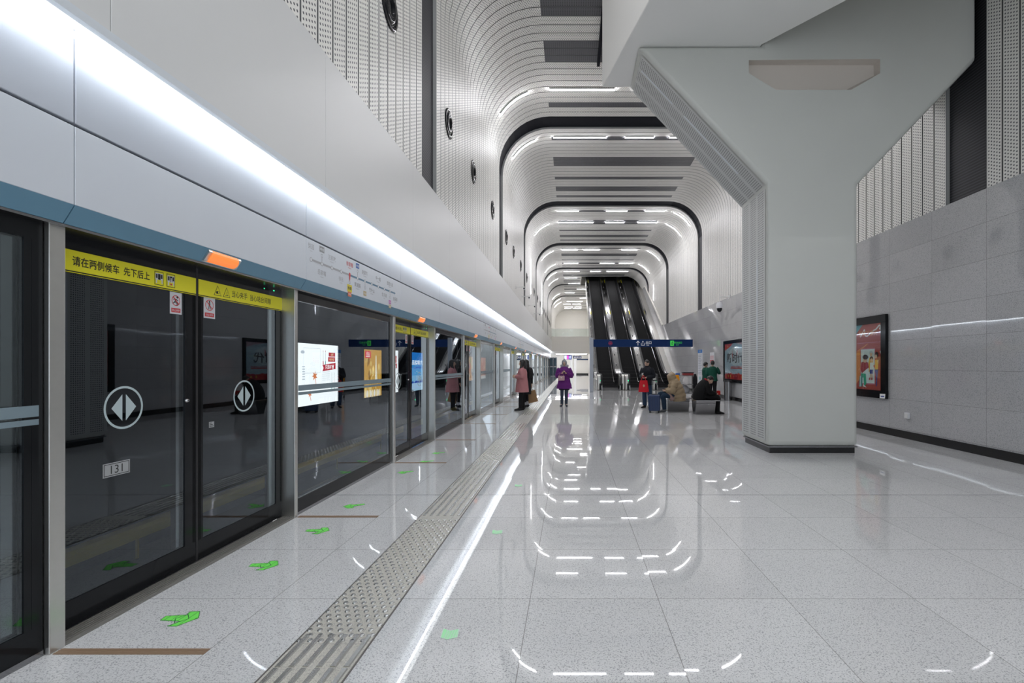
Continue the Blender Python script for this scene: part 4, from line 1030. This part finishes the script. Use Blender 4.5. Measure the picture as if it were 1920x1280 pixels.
def body(J,t,pitch=0,yaw=0,curl=.5,face=True,hr=1.0):
    vs=[];es=[];rs=[]
    def add(p,r,par=None):
        vs.append(tuple(p)); rs.append(r); i=len(vs)-1
        if par is not None: es.append((par,i))
        return i
    pe=add(J['pelvis'],(.125,.10)); be=add(J['belly'],(.115,.09),pe); ch=add(J['chest'],(.13,.095),be); ne=add(J['neck'],.052,ch); hd=add(J['neck'].lerp(J['head'],.55),.05,ne)
    for k,s in (('L',1),('R',-1)):
        sh=add(J['sh'+k],.052,ch); el=add(J['el'+k],.04,sh); wr=add(J['wr'+k],.026,el)
        d=(J['wr'+k]-J['el'+k]).normalized(); pn=J.get('pn'+k,V(0,-1,0)); pn=(pn-d*pn.dot(d)).normalized(); sd=d.cross(pn)   # palm faces pn
        pa=add(J['wr'+k]+d*.05,(.032,.020),wr)
        for f in range(4):
            b=J['wr'+k]+d*.092+sd*((f-1.5)*.019); L=(.036,.042,.039,.030)[f]
            i1=add(b,.0092,pa); d1=(d*math.cos(curl*.6)+pn*math.sin(curl*.6)); i2=add(b+d1*L,.0085,i1); d2=(d*math.cos(curl*1.8)+pn*math.sin(curl*1.8)); add(b+d1*L+d2*L*.8,.0075,i2)
        ts=J.get('ts'+k,1); b=J['wr'+k]+d*.035+sd*ts*.032; i1=add(b,.0105,pa); add(b+(d*.7+sd*ts*.45+pn*.5).normalized()*.042,.009,i1)
        hp=add(J['hp'+k],.085,pe); kn=add(J['kn'+k],.055,hp); an=add(J['an'+k],.036,kn); to=add(J['to'+k],(.036,.026),an)
    sv,sf=baked_skin(vs,es,rs); mb=MB(); mb.mesh(sv,sf,0); R=head_mesh(mb,J['head'],pitch,yaw,face)
    mb.build('body',[SKIN,EYE,LIP],t,smooth=True); return R
def smoothpath(P,n=4):
    """Catmull-Rom through points, with the same treatment for radii"""
    out=[]; k=len(P)
    for i in range(k-1):
        p0,p1,p2,p3=P[max(i-1,0)],P[i],P[i+1],P[min(i+2,k-1)]
        for q in range(n):
            u=q/n; out.append(tuple(.5*((2*b)+(-a+c)*u+(2*a-5*b+4*c-d)*u*u+(-a+3*b-3*c+d)*u**3) for a,b,c,d in zip(p0,p1,p2,p3)))
    out.append(tuple(P[-1])); return out
def cloth(mb,pts,n=18,sub=4,side=(1,0,0),puff=0,pf=7,m=0,wr=0.0):
    """pts: (x,y,z,rx,ry)"""
    S=smoothpath(pts,sub); rr=[]
    for i,p in enumerate(S):
        k=1+puff*abs(math.sin(i*PI/pf*1.0)) if puff else 1
        rr.append((p[3]*k,p[4]*k))
    i0=len(mb.v); mb.tube([p[:3] for p in S],rr,n,m,side=side)
    if wr:
        for i in range(i0,len(mb.v)):
            x,y,z=mb.v[i]; f=wr*math.sin(x*31+z*17)*math.sin(z*23+y*29+x*7); mb.v[i]=(x+f,y+f*.8,z)
def sleeve(mb,J,k,r0,r1,r2,puff=0,wrist=.93,wr=.004):
    a,b,c=J['sh'+k],J['el'+k],J['wr'+k]; c=b+(c-b)*wrist; top=a+V(0,0,.02)+(V(0,0,1.0)*0)
    pts=[(*(top*.92+J['chest']*.08),r0*.85,r0*.85),(*a.lerp(b,.25),r0,r0),(*a.lerp(b,.7),(r0+r1)/2,(r0+r1)/2),(*b,r1,r1),(*b.lerp(c,.5),(r1+r2)/2,(r1+r2)/2),(*c,r2,r2)]
    d=(c-a).normalized(); sd=(0,1,0) if abs(d.y)<.6 else (1,0,0)
    cloth(mb,pts,12,3,sd,puff,3,0,wr)
def legs(mb,J,r0,r1,r2,end=1.0,wr=.004):
    for k in 'LR':
        a,b,c=J['hp'+k],J['kn'+k],J['an'+k]; c=b+(c-b)*end
        side=(1,0,0)
        pts=[(*(a+V(0,0,.05)),r0,r0),(*a.lerp(b,.35),r0*.95,r0*.95),(*b,r1,r1),(*b.lerp(c,.35),(r1*.55+r2*.5),(r1*.55+r2*.5)),(*c,r2,r2)]
        cloth(mb,pts,12,3,side,0,3,0,wr)
def shoes(J,t,mat,name='shoe',h=.09,boot=0):
    for k in 'LR':
        an,to=J['an'+k],J['to'+k]; d=(to-an); d.z=0; d=d.normalized() if d.length>.01 else V(0,-1,0); z0=min(to.z-.03,an.z-.085)
        mb=MB(); base=V(an.x,an.y,0); heel=base-d*.055
        pts=[]
        for q,(f,rx,rz) in enumerate(((0,.022,.035),(.03,.036,.05),(.09,.040,.052),(.15,.043,.040),(.20,.044,.030),(.245,.034,.022),(.262,.012,.012))):
            p=heel+d*f; pts.append((p.x,p.y,z0+rz,rx,rz))
        S=smoothpath(pts,3); sd=d.cross(V(0,0,1)); mb.tube([p[:3] for p in S],[(p[3],p[4]) for p in S],12,0,side=sd)
        cloth(mb,[(an.x,an.y,z0+.05,.042,.048),(an.x,an.y,z0+.10,.044,.048)]+([(*J['an'+k].lerp(J['kn'+k],boot),.052,.055)] if boot else []),12,2)
        mb.build(name,mat,t,smooth=True)
def hair_cap(t,J,R,mat=None,name='hair',long=0,rr=(.086,.104,.112),back=.02,up=.022,cut=-.015):
    mb=MB(); c=J['head']; n,k=18,12; vs=[]
    for i in range(k+1):
        th=PI*.62*i/k
        for j in range(n):
            x,y,z=math.sin(th)*math.cos(2*PI*j/n),math.sin(th)*math.sin(2*PI*j/n),math.cos(th)
            zz=z
            if y<-.15: zz=max(z,.30-.1*abs(x))        # open at the face
            s=math.sqrt(max(0,1-zz*zz))/max(1e-4,math.sqrt(x*x+y*y)) if zz!=z else 1
            vs.append(c+R@V(x*rr[0]*s,y*rr[1]*s+back,zz*rr[2]+up))
    mb.mesh(vs,[(i*n+j,(i+1)*n+j,(i+1)*n+(j+1)%n,i*n+(j+1)%n) for i in range(k) for j in range(n)])
    if long:
        p=[c+R@V(0,.045,.02),c+R@V(0,.065,-.07),c+V(0,.075,-.20),c+V(0,.07,-.20-long)]
        cloth(mb,[(*p[0],.082,.06),(*p[1],.092,.062),(*p[2],.10,.055),(*p[3],.06,.03)],14,4,wr=.006)
        for s in (-1,1):
            cloth(mb,[(*(c+R@V(s*.066,.0,.04)),.022,.05),(*(c+R@V(s*.078,.0,-.06)),.025,.05),(*(c+V(s*.085,-.03,-.2)),.028,.045),(*(c+V(s*.085,-.05,-.2-long*.6)),.012,.02)],10,3,wr=.004)
    return mb.build(name,mat or HAIR,t,smooth=True)
def fab(name,c,r=.85,var=.08): return pm(name,c,r,0,.2,var=var,vs=14)

# 1 --- woman in a pink coat, in profile
x,y,_=fl(979,769)
J=stand(); J['elL']=V(.23,.03,1.10); J['wrL']=V(.13,-.20,1.10); J['elR']=V(-.23,.03,1.10); J['wrR']=V(-.10,-.21,1.12); J['pnL']=V(-1,0,0); J['pnR']=V(1,0,0)
J['knL']=V(.09,-.03,.48); J['anL']=V(.09,-.04,.085); J['toL']=V(.10,-.19,.03)
t=thing('person','person in a pink knee-length coat with long black hair, standing in profile by the doors','person',(x,y,0),-PI/2)
R=body(J,t,math.radians(4),0,.9); hair_cap(t,J,R,long=.18)
mb=MB(); cloth(mb,[(0,0,.60,.25,.22),(0,0,.70,.245,.215),(0,0,.92,.225,.19),(0,0,1.08,.205,.165),(0,.01,1.24,.205,.15),(0,.012,1.345,.165,.115),(0,.015,1.41,.075,.07)],20,4,wr=.005)
for k in 'LR': sleeve(mb,J,k,.085,.078,.062)
cloth(mb,[(0,.015,1.385,.095,.09),(0,.012,1.42,.10,.095),(0,.01,1.445,.085,.08)],16,2)
mb.build('coat',fab('pink_wool',(.47,.21,.22)),t,smooth=True)
mb=MB(); 
for s in (-1,1): mb.box(s*.20-.045,s*.20+.045,-.215 if False else -.10,.02,.80,.806)
for s in (-1,1): cloth(mb,[(s*.238,-.07,.74,.012,.07),(s*.238,-.07,.86,.012,.07)],10,2)
mb.build('pocket',fab('pink_wool_dark',(.42,.18,.19)),t,smooth=True)
mb=MB(); legs(mb,J,.095,.075,.065); mb.build('trousers',fab('black_cloth',(.012,.012,.014)),t,smooth=True)
shoes(J,t,fab('black_shoe',(.015,.015,.016),.5))
# 2 --- person behind her, dark clothes, carrying a brown bag
x,y,_=fl(986,764)
J=stand(); J['wrL']=V(.24,-.02,.84); J['elR']=V(-.22,.10,1.08); J['wrR']=V(-.20,.12,.80); t=thing('person','person in black mostly hidden behind the pink coat, facing the doors','person',(x,y-.02,.01),-PI*.62)
bagx,bagy=x+.20,y+.12
R=body(J,t,0,0,1.2); hair_cap(t,J,R,long=.12)
mb=MB(); cloth(mb,[(0,0,.46,.21,.18),(0,0,.7,.215,.18),(0,0,.95,.20,.165),(0,0,1.1,.19,.15),(0,.01,1.25,.195,.14),(0,.012,1.345,.155,.11),(0,.015,1.41,.07,.065)],18,4,wr=.006)
for k in 'LR': sleeve(mb,J,k,.075,.066,.052)
mb.build('coat',fab('black_coat',(.014,.014,.016)),t,smooth=True)
mb=MB(); legs(mb,J,.085,.06,.05,.75); mb.build('trousers',fab('black_trouser',(.015,.015,.018)),t,smooth=True)
mb=MB()
for k in 'LR': cloth(mb,[(*J['an'+k],.045,.045),(*J['an'+k].lerp(J['kn'+k],.35),.05,.05)],10,2)
mb.build('sock',fab('grey_sock',(.45,.45,.48)),t,smooth=True); shoes(J,t,fab('dark_shoe',(.02,.02,.022),.5))
mb=MB(); cloth(mb,[(0,.16,1.02,.11,.05),(0,.19,1.15,.13,.075),(0,.18,1.32,.12,.06),(0,.15,1.38,.08,.03)],14,3); mb.build('backpack',fab('black_pack',(.02,.02,.022)),t,smooth=True)
bx,by,_=fl(996,760)
t=thing('paper_bag','brown paper shopping bag swinging behind the person in the pink coat','bag',(bagx+.03,bagy,.17),math.radians(8))
mb=MB(); mb.prism([(-.18,-.05,.0),(.19,-.05,.0),(.17,-.05,.42),(-.17,-.05,.42)],(0,.11,0)); mb.build('body',fab('kraft_paper',(.30,.19,.10),.8),t,bevel=.006)
mb=MB(); mb.tube([(-.09,-.05,.41),(-.07,-.03,.51),(0,-.01,.55),(.07,-.03,.51),(.09,-.05,.41)],[.008]*5,6); mb.build('handle',fab('kraft_cord',(.2,.13,.08)),t,smooth=True)
t.rotation_euler=(0,math.radians(-12),math.radians(10))
# 3 --- woman in a purple coat looking at her phone
x,y,_=fl(1058,761.5)
J=stand(); J['elL']=V(.25,.02,1.09); J['wrL']=V(.06,-.19,1.19); J['elR']=V(-.25,.02,1.09); J['wrR']=V(-.07,-.20,1.19); J['pnL']=V(-.3,.3,.9); J['pnR']=V(.3,.3,.9)
J['knL']=V(.075,0,.48); J['anL']=V(.07,.03,.085); J['toL']=V(.09,-.12,.03); J['knR']=V(-.08,-.01,.48); J['anR']=V(-.085,0,.085); J['toR']=V(-.12,-.15,.03)
t=thing('person','person in a flared purple down coat and grey knitted hat looking down at a phone','person',(x,y,0),0)
R=body(J,t,math.radians(28),0,1.0)
mb=MB(); c=J['head']; cloth(mb,[(*(c+V(0,.03,-.02)),.092,.105),(*(c+V(0,.015,.04)),.094,.108),(*(c+V(0,.01,.09)),.080,.092),(*(c+V(0,.01,.125)),.05,.055),(*(c+V(0,.01,.14)),.018,.018)],18,3,wr=.004); mb.ball(c+V(0,.01,.15),.028,10)
mb.build('hat',fab('grey_knit',(.28,.29,.31),.95,.2),t,smooth=True)
mb=MB(); cloth(mb,[(0,.05,1.38,.12,.09),(0,.055,1.44,.15,.11),(0,.05,1.49,.13,.10)],18,3,wr=.012); mb.build('fur_collar',fab('grey_fur',(.36,.36,.38),.95,.25),t,smooth=True)
PUR=fab('purple_down',(.13,.018,.17),.55)
mb=MB(); cloth(mb,[(0,0,.635,.275,.21),(0,0,.70,.265,.205),(0,0,.85,.225,.18),(0,0,.99,.195,.155),(0,0,1.08,.20,.16),(0,.01,1.24,.215,.165),(0,.012,1.345,.18,.13),(0,.015,1.42,.09,.085)],20,4,puff=.05,pf=4,wr=.005)
for k in 'LR': sleeve(mb,J,k,.092,.084,.062,puff=.08)
mb.build('coat',PUR,t,smooth=True)
mb=MB(); cloth(mb,[(0,0,.585,.19,.15),(0,0,.66,.20,.16)],16,2); mb.build('skirt',fab('dark_skirt',(.02,.02,.03)),t,smooth=True)
mb=MB(); legs(mb,J,.08,.062,.05); mb.build('tights',fab('blue_grey_tights',(.045,.06,.085),.6),t,smooth=True)
shoes(J,t,fab('blue_black_boot',(.03,.04,.055),.4),'boot',boot=.85)
o=thing('handbag','small pink handbag held in front of the purple coat','bag',(x-.10,y-.27,.93))
mb=MB(); mb.box(-.115,.115,-.05,.05,0,.17); mb.build('body',fab('pink_leather',(.50,.31,.34),.5),o,bevel=.02,seg=3); mb=MB(); mb.tube([(-.09,0,.16),(-.06,0,.24),(.06,0,.24),(.09,0,.16)],[.007]*4,6); mb.build('strap',fab('pink_strap',(.42,.25,.28)),o,smooth=True); mb=MB(); mb.box(-.02,.02,-.056,-.048,.09,.12); mb.build('clasp',M['steel'],o)
o=thing('mobile_phone','dark phone in the hands of the person in the purple coat','phone',(x-.005,y-.265,1.235)); o.rotation_euler=(math.radians(-40),0,0)
mb=MB(); mb.box(-.037,.037,-.004,.004,-.07,.07); mb.build('case',M['black'],o); mb=MB(); mb.box(-.034,.034,.004,.0048,-.066,.066); mb.build('screen',pm('phone_screen',(.05,.06,.08),.1),o)
# 4 --- man with a red bag
x,y,_=fl(1213,764.5)
J=stand(); J['elL']=V(.24,.04,1.10); J['wrL']=V(.08,-.20,1.05); J['elR']=V(-.24,.04,1.10); J['wrR']=V(-.06,-.22,1.10); J['pnL']=V(-.5,.2,.8); J['pnR']=V(.5,.2,.8)
J['knL']=V(.11,-.01,.48); J['anL']=V(.12,.02,.085); J['toL']=V(.16,-.12,.03)
t=thing('person','person in a dark jacket and jeans with a red bag, looking at a phone','person',(x,y,0),-math.radians(38))
R=body(J,t,math.radians(26),0,1.0); hair_cap(t,J,R,rr=(.083,.100,.105),up=.018)
NAVY=fab('navy_jacket',(.014,.016,.022),.75)
mb=MB(); cloth(mb,[(0,0,.80,.215,.165),(0,0,.86,.225,.175),(0,0,.98,.215,.165),(0,0,1.1,.21,.155),(0,.01,1.25,.22,.155),(0,.012,1.35,.18,.125),(0,.015,1.42,.085,.08)],20,4,puff=.02,wr=.006)
for k in 'LR': sleeve(mb,J,k,.088,.078,.055)
cloth(mb,[(0,.015,1.40,.085,.085),(0,.015,1.45,.075,.078)],14,2)
mb.build('jacket',NAVY,t,smooth=True)
mb=MB(); legs(mb,J,.098,.078,.07); mb.build('jeans',fab('blue_jeans',(.03,.055,.105),.8),t,smooth=True); shoes(J,t,fab('black_leather',(.012,.012,.013),.35))
Rz=Matrix.Rotation(-math.radians(38),3,'Z'); hp=Rz@V(.04,-.30,0)
o=thing('tote_bag','bright red cloth tote bag hanging from the arm of the man in the dark jacket','bag',(x+hp.x,y+hp.y,.56),-math.radians(20))
mb=MB(); cloth(mb,[(0,0,.0,.17,.045),(0,0,.05,.175,.06),(0,0,.22,.155,.05),(0,0,.40,.125,.025)],16,4,wr=.004); mb.build('body',fab('red_cloth',(.62,.018,.03),.7),o,smooth=True)
mb=MB(); mb.tube([(-.08,-.02,.38),(-.05,-.02,.50),(0,-.01,.56),(.05,-.02,.50),(.08,-.02,.38)],[.012]*5,6); mb.build('handle',fab('red_strap',(.55,.015,.03)),o,smooth=True)
mb=MB(); pl=Plane(mb,(0.02,-.062,.2),(1,0,0),ZV,.004); pl.ell(0,.02,.035,.045,0,None,10); mb.build('badge',fab('gold_badge',(.65,.38,.25)),o)
ph=Rz@V(-.03,-.29,0); o=thing('mobile_phone','dark phone in the hands of the man with the red bag','phone',(x+ph.x,y+ph.y,1.15),-math.radians(38)); mb=MB(); mb.box(-.037,.037,-.004,.004,-.07,.07); mb.build('case',M['black'],o); mb=MB(); mb.box(-.034,.034,.004,.0048,-.066,.066); mb.build('screen',pm('phone_screen_dim',(.05,.06,.08),.1),o); o.rotation_euler[0]=math.radians(-40)
# 5 --- blue suitcase
x,y,_=fl(1228,774)
t=thing('suitcase','dark blue ribbed wheeled suitcase with its handle pulled up','suitcase',(x,y+.1,0),math.radians(-14))
mb=MB(); mb.box(-.175,.175,-.12,.12,.06,.56); o=mb.build('shell',pm('suitcase_blue',(.02,.045,.13),.35,var=.1),t,bevel=.04,seg=4)
mb=MB()
for q in range(6): mb.box(-.14+.05*q,-.125+.05*q,-.128,.128,.1,.52)
mb.box(-.178,.178,-.008,.008,.08,.565); mb.build('rib',pm('suitcase_rib',(.015,.03,.09),.4),t,bevel=.004)
for sx in (-.13,.13):
    for sy in (-.08,.08):
        mb=MB(); mb.cyl((sx-.018,sy,.032),(sx+.018,sy,.032),.032,12); mb.box(sx-.024,sx+.024,sy-.02,sy+.02,.045,.075); mb.build('wheel',M['rubber'],t)
mb=MB(); 
for sx in (-.075,.075): mb.cyl((sx,.09,.54),(sx,.09,1.0),.009,8)
mb.build('handle_rod',M['steel_bright'],t); mb=MB(); mb.tube([(-.09,.09,1.0),(.09,.09,1.0)],[.018,.018],8); mb.build('grip',M['rubber'],t); mb=MB(); mb.box(-.07,.07,-.02,.02,.565,.585); mb.build('carry_handle',M['rubber'],t)
# 6 --- stainless bench units
def bench(name,label,loc,rz,w,n):
    t=thing(name,label,'bench',loc,rz,'steel benches')
    mb=MB(); mb.prism([(-w/2,-.28,.43),(-w/2,.28,.43),(-w/2,.28,.405),(-w/2,-.28,.405)],(w,0,0)); mb.build('seat',M['steel_bright'],t,bevel=.006)
    mb=MB(); mb.prism([(-w/2+.01,-.28,.405),(-w/2+.01,-.255,.405),(-w/2+.01,-.095,.0),(-w/2+.01,-.14,.0)],(w-.14,0,0))
    for q in range(3): mb.prism([(-w/2+.01,-.262+.05*q,.33-.10*q),(-w/2+.01,-.24+.05*q,.33-.10*q),(-w/2+.01,-.236+.05*q,.32-.10*q),(-w/2+.01,-.262+.05*q,.32-.10*q)],(w-.14,0,0))
    mb.build('front_apron',M['steel_dark'],t)
    mb=MB(); mb.prism([(-w/2+.01,.28,.405),(-w/2+.01,.255,.405),(-w/2+.01,.095,.0),(-w/2+.01,.14,.0)],(w-.14,0,0)); mb.build('rear_apron',M['steel_dark'],t)
    mb=MB(); mb.prism([(w/2-.13,-.26,.405),(w/2-.13,.26,.405),(w/2-.13,.11,0),(w/2-.13,-.11,0)],(-.02,0,0)); mb.prism([(-w/2,-.26,.405),(-w/2,.26,.405),(-w/2,.11,0),(-w/2,-.11,0)],(.02,0,0)); mb.build('end_plate',M['steel_dark'],t)
    return t
BX,BY,_=fl(1320,777)
bench('bench','wide steel bench with a slanted apron, under the seated person in black',(BX+.11,BY+.22,0),0,.72,3)
B2=(3.50,15.65,0); bench('bench','steel bench behind the wide one, under the seated person in beige',B2,0,.80,3)
# 7 --- seated person in a beige down coat, facing left
sx,sy=3.30,15.25; sz=.43
J=dict(pelvis=V(0,.02,.52),belly=V(0,-.01,.66),chest=V(0,-.08,.82),neck=V(0,-.14,.96),head=V(0,-.20,1.05))
for s,k in ((1,'L'),(-1,'R')):
    J['sh'+k]=V(s*.165,-.10,.92); J['el'+k]=V(s*.22,-.17,.68); J['wr'+k]=V(s*.06,-.36,.66)
    J['hp'+k]=V(s*.09,-.05,.50); J['kn'+k]=V(s*.10,-.46,.52); J['an'+k]=V(s*.10,-.42,.085); J['to'+k]=V(s*.11,-.57,.03)
J['knR']=V(-.09,-.50,.56); J['anR']=V(-.02,-.72,.30); J['toR']=V(.0,-.86,.30)
J['pnL']=V(-.4,.2,.8); J['pnR']=V(.4,.2,.8)
t=thing('person','person in a bulky beige down coat seated on the bench, bent over with collar up','person',(sx+.08,sy+.16,0),-PI/2)
R=body(J,t,math.radians(35),0,1.1); hair_cap(t,J,R)
BEI=fab('beige_down',(.37,.28,.18),.7)
mb=MB(); cloth(mb,[(0,.06,.34,.23,.19),(0,.05,.46,.25,.215),(0,.01,.62,.245,.215),(0,-.05,.78,.24,.20),(0,-.10,.92,.20,.165),(0,-.145,1.02,.135,.13),(0,-.19,1.14,.12,.125),(0,-.215,1.19,.09,.10)],24,6,puff=.10,pf=5,wr=.010)
for k in 'LR': sleeve(mb,J,k,.105,.098,.07,puff=.14,wr=.008)
mb.build('coat',BEI,t,smooth=True)
mb=MB(); cloth(mb,[(0,-.19,1.12,.125,.13),(0,-.22,1.20,.10,.115),(0,-.235,1.225,.06,.07)],16,3,wr=.008); mb.build('hood',fab('beige_lining',(.46,.37,.28),.9),t,smooth=True)
mb=MB(); cloth(mb,[(0,-.14,.40,.20,.10),(0,-.24,.52,.19,.09),(0,-.33,.60,.16,.06)],16,3,wr=.005); mb.build('coat_lining',fab('pink_lining',(.38,.26,.24),.8),t,smooth=True)
mb=MB(); legs(mb,J,.095,.078,.066); mb.build('jeans',fab('dark_jeans',(.022,.042,.075),.8),t,smooth=True); 
shoes({**J,'toR':V(.0,-.86,.27),'anR':V(-.02,-.72,.33)},t,fab('grey_trainer',(.13,.14,.15),.6))
# 8 --- seated person in black, facing right
sx,sy=BX+.02,BY+.30
J={k:v.copy() for k,v in J.items()}
J['anR']=V(-.10,-.46,.085); J['toR']=V(-.11,-.62,.03); J['knR']=V(-.10,-.46,.50); J['head']=V(0,-.27,1.02); J['wrL']=V(.07,-.42,.60); J['wrR']=V(-.07,-.42,.60)
t=thing('person','person in black seated on the wide bench, hunched forward over a red object','person',(sx-.02,sy,0),PI/2)
R=body(J,t,math.radians(45),0,1.0); hair_cap(t,J,R,rr=(.092,.108,.112))
mb=MB(); cloth(mb,[(0,.05,.42,.22,.18),(0,.05,.52,.24,.21),(0,.02,.66,.235,.21),(0,-.05,.80,.23,.195),(0,-.11,.93,.19,.15),(0,-.16,1.0,.09,.09)],20,4,wr=.006)
for k in 'LR': sleeve(mb,J,k,.095,.085,.06)
mb.build('coat',fab('black_wool',(.011,.011,.012)),t,smooth=True)
mb=MB(); cloth(mb,[(0,-.13,.985,.10,.10),(0,-.17,1.01,.085,.09)],14,2); mb.build('scarf',fab('red_scarf',(.35,.02,.03)),t,smooth=True)
mb=MB(); legs(mb,J,.10,.085,.075); mb.build('trousers',fab('black_slack',(.012,.012,.013)),t,smooth=True); shoes(J,t,fab('black_boot',(.012,.012,.013),.4))
o=thing('red_pouch','small red pouch in the hands of the seated person in black','pouch',(sx+.50,sy,.58)); mb=MB(); mb.box(-.04,.05,-.06,.06,0,.12); mb.build('body',fab('red_pouch',(.5,.02,.02)),o,bevel=.015,seg=2)
# 9 --- two people in green jackets by the wall
GRN=fab('green_jacket',(.010,.075,.05),.7)
for i,(px,py,rz,lab,hh) in enumerate(((6.02,20.6,PI*.93,'person in a green jacket seen from behind, facing the wall by the far poster',1.0),(5.98,21.5,PI*.55,'second person in a green jacket, half hidden behind the first, head bowed',.965))):
    J=stand(); J['elR']=V(-.27,-.02,1.14); J['wrR']=V(-.19,-.18,1.2); J['elL']=V(.23,.0,1.08); J['wrL']=V(.12,-.18,1.02)
    t=thing('person',lab,'person',(px,py,0),rz); t.scale=(hh,hh,hh)
    R=body(J,t,math.radians(10 if i==0 else 28),0,.8); hair_cap(t,J,R,rr=(.088,.108,.114),cut=-.4); 
    mb=MB(); cloth(mb,[(0,.03,1.50,.075,.075),(0,.045,1.58,.08,.075)],14,2); mb.build('hair_back',HAIR,t,smooth=True)
    mb=MB(); cloth(mb,[(0,0,.80,.215,.165),(0,0,.90,.20,.155),(0,0,1.02,.185,.14),(0,.01,1.25,.205,.145),(0,.012,1.35,.175,.12),(0,.015,1.42,.08,.075)],20,4,wr=.004)
    for k in 'LR': sleeve(mb,J,k,.082,.07,.052)
    mb.build('jacket',GRN,t,smooth=True)
    mb=MB(); legs(mb,J,.10,.075,.065); mb.build('trousers',fab('black_trousers',(.012,.012,.014)),t,smooth=True); shoes(J,t,fab('black_shoes',(.012,.012,.013),.4))
# 10 --- loaded trolley by the wall
tx,ty=5.05,21.6
t=thing('luggage_trolley','grey metal trolley parked by the wall, loaded with clothes and bags','trolley',(tx,ty,0),math.radians(-10))
mb=MB()
for sx in (-.36,.36):
    for sy_ in (-.22,.22): mb.cyl((sx,sy_,.1),(sx,sy_,1.02),.016,8)
for z in (.22,.62,1.0):
    for sy_ in (-.22,.22): mb.cyl((-.38,sy_,z),(.38,sy_,z),.016,8)
    for sx in (-.36,.36): mb.cyl((sx,-.22,z),(sx,.22,z),.016,8)
mb.build('frame',M['steel_dark'],t)
mb=MB()
for z in (.22,.62,1.0): mb.box(-.36,.36,-.22,.22,z-.01,z+.01)
mb.build('shelf',pm('trolley_grey',(.22,.22,.24),.5),t)
for sx in (-.34,.34):
    for sy_ in (-.2,.2): mb=MB(); mb.cyl((sx-.02,sy_,.06),(sx+.02,sy_,.06),.06,14); mb.build('wheel',M['rubber'],t)
def soft(name,label,cat,loc,pts,c,r=.8):
    o=thing(name,label,cat,loc); mb=MB(); cloth(mb,pts,16,4,wr=.012); mb.build('body',fab(name+'_cloth',c,r),o,smooth=True); return o
soft('orange_vest','orange high-visibility vest draped over the left end of the trolley','vest',(tx-.42,ty-.27,.28),[(0,0,0,.10,.03),(0.02,0,.25,.14,.035),(0,0,.55,.15,.03),(0,.02,.76,.12,.02)],(.80,.30,.01))
soft('plastic_bag','white plastic bag hanging in the middle of the trolley','bag',(tx+.02,ty-.28,.62),[(0,0,.0,.08,.04),(0,0,.08,.15,.05),(0,0,.22,.13,.045),(0,0,.36,.05,.02)],(.60,.58,.58),.5)
soft('grey_sack','pale sack lying on the lower shelf of the trolley','sack',(tx,ty,.225),[(0,0,.0,.2,.16),(0,0,.1,.24,.18),(0,0,.25,.2,.15),(0,0,.34,.1,.08)],(.40,.40,.42))
soft('black_bag','black bag hanging from the right end of the trolley','bag',(tx+.46,ty-.1,.42),[(0,0,.0,.06,.08),(0,0,.12,.09,.14),(0,0,.45,.085,.13),(0,0,.66,.05,.08)],(.015,.015,.018))
o=thing('storage_box','shallow dark box with a red edge on top of the trolley','box',(tx+.16,ty,1.017)); mb=MB(); mb.box(-.22,.22,-.16,.16,0,.10); mb.build('body',pm('box_red',(.35,.05,.05),.6),o,bevel=.01); mb=MB(); mb.box(-.24,.24,-.18,.18,.10,.15); mb.build('lid',pm('box_dark',(.05,.05,.06),.6),o,bevel=.008)
o=thing('blue_pack','small blue packet at the left of the trolley top','packet',(tx-.30,ty-.05,1.017)); mb=MB(); mb.box(-.09,.09,-.07,.07,0,.10); mb.build('body',pm('packet_blue',(.05,.15,.45),.5),o,bevel=.015)
o=thing('litter_bin','slim grey litter bin against the wall beside the people in green','bin',(6.55,20.2,0)); mb=MB(); mb.tube([(0,0,0),(0,0,.78)],[.16,.17],18); mb.build('body',M['steel_dark'],o,smooth=True); mb=MB(); mb.tube([(0,0,.78),(0,0,.84)],[.175,.15],18); mb.build('lid',M['rubber'],o,smooth=True)
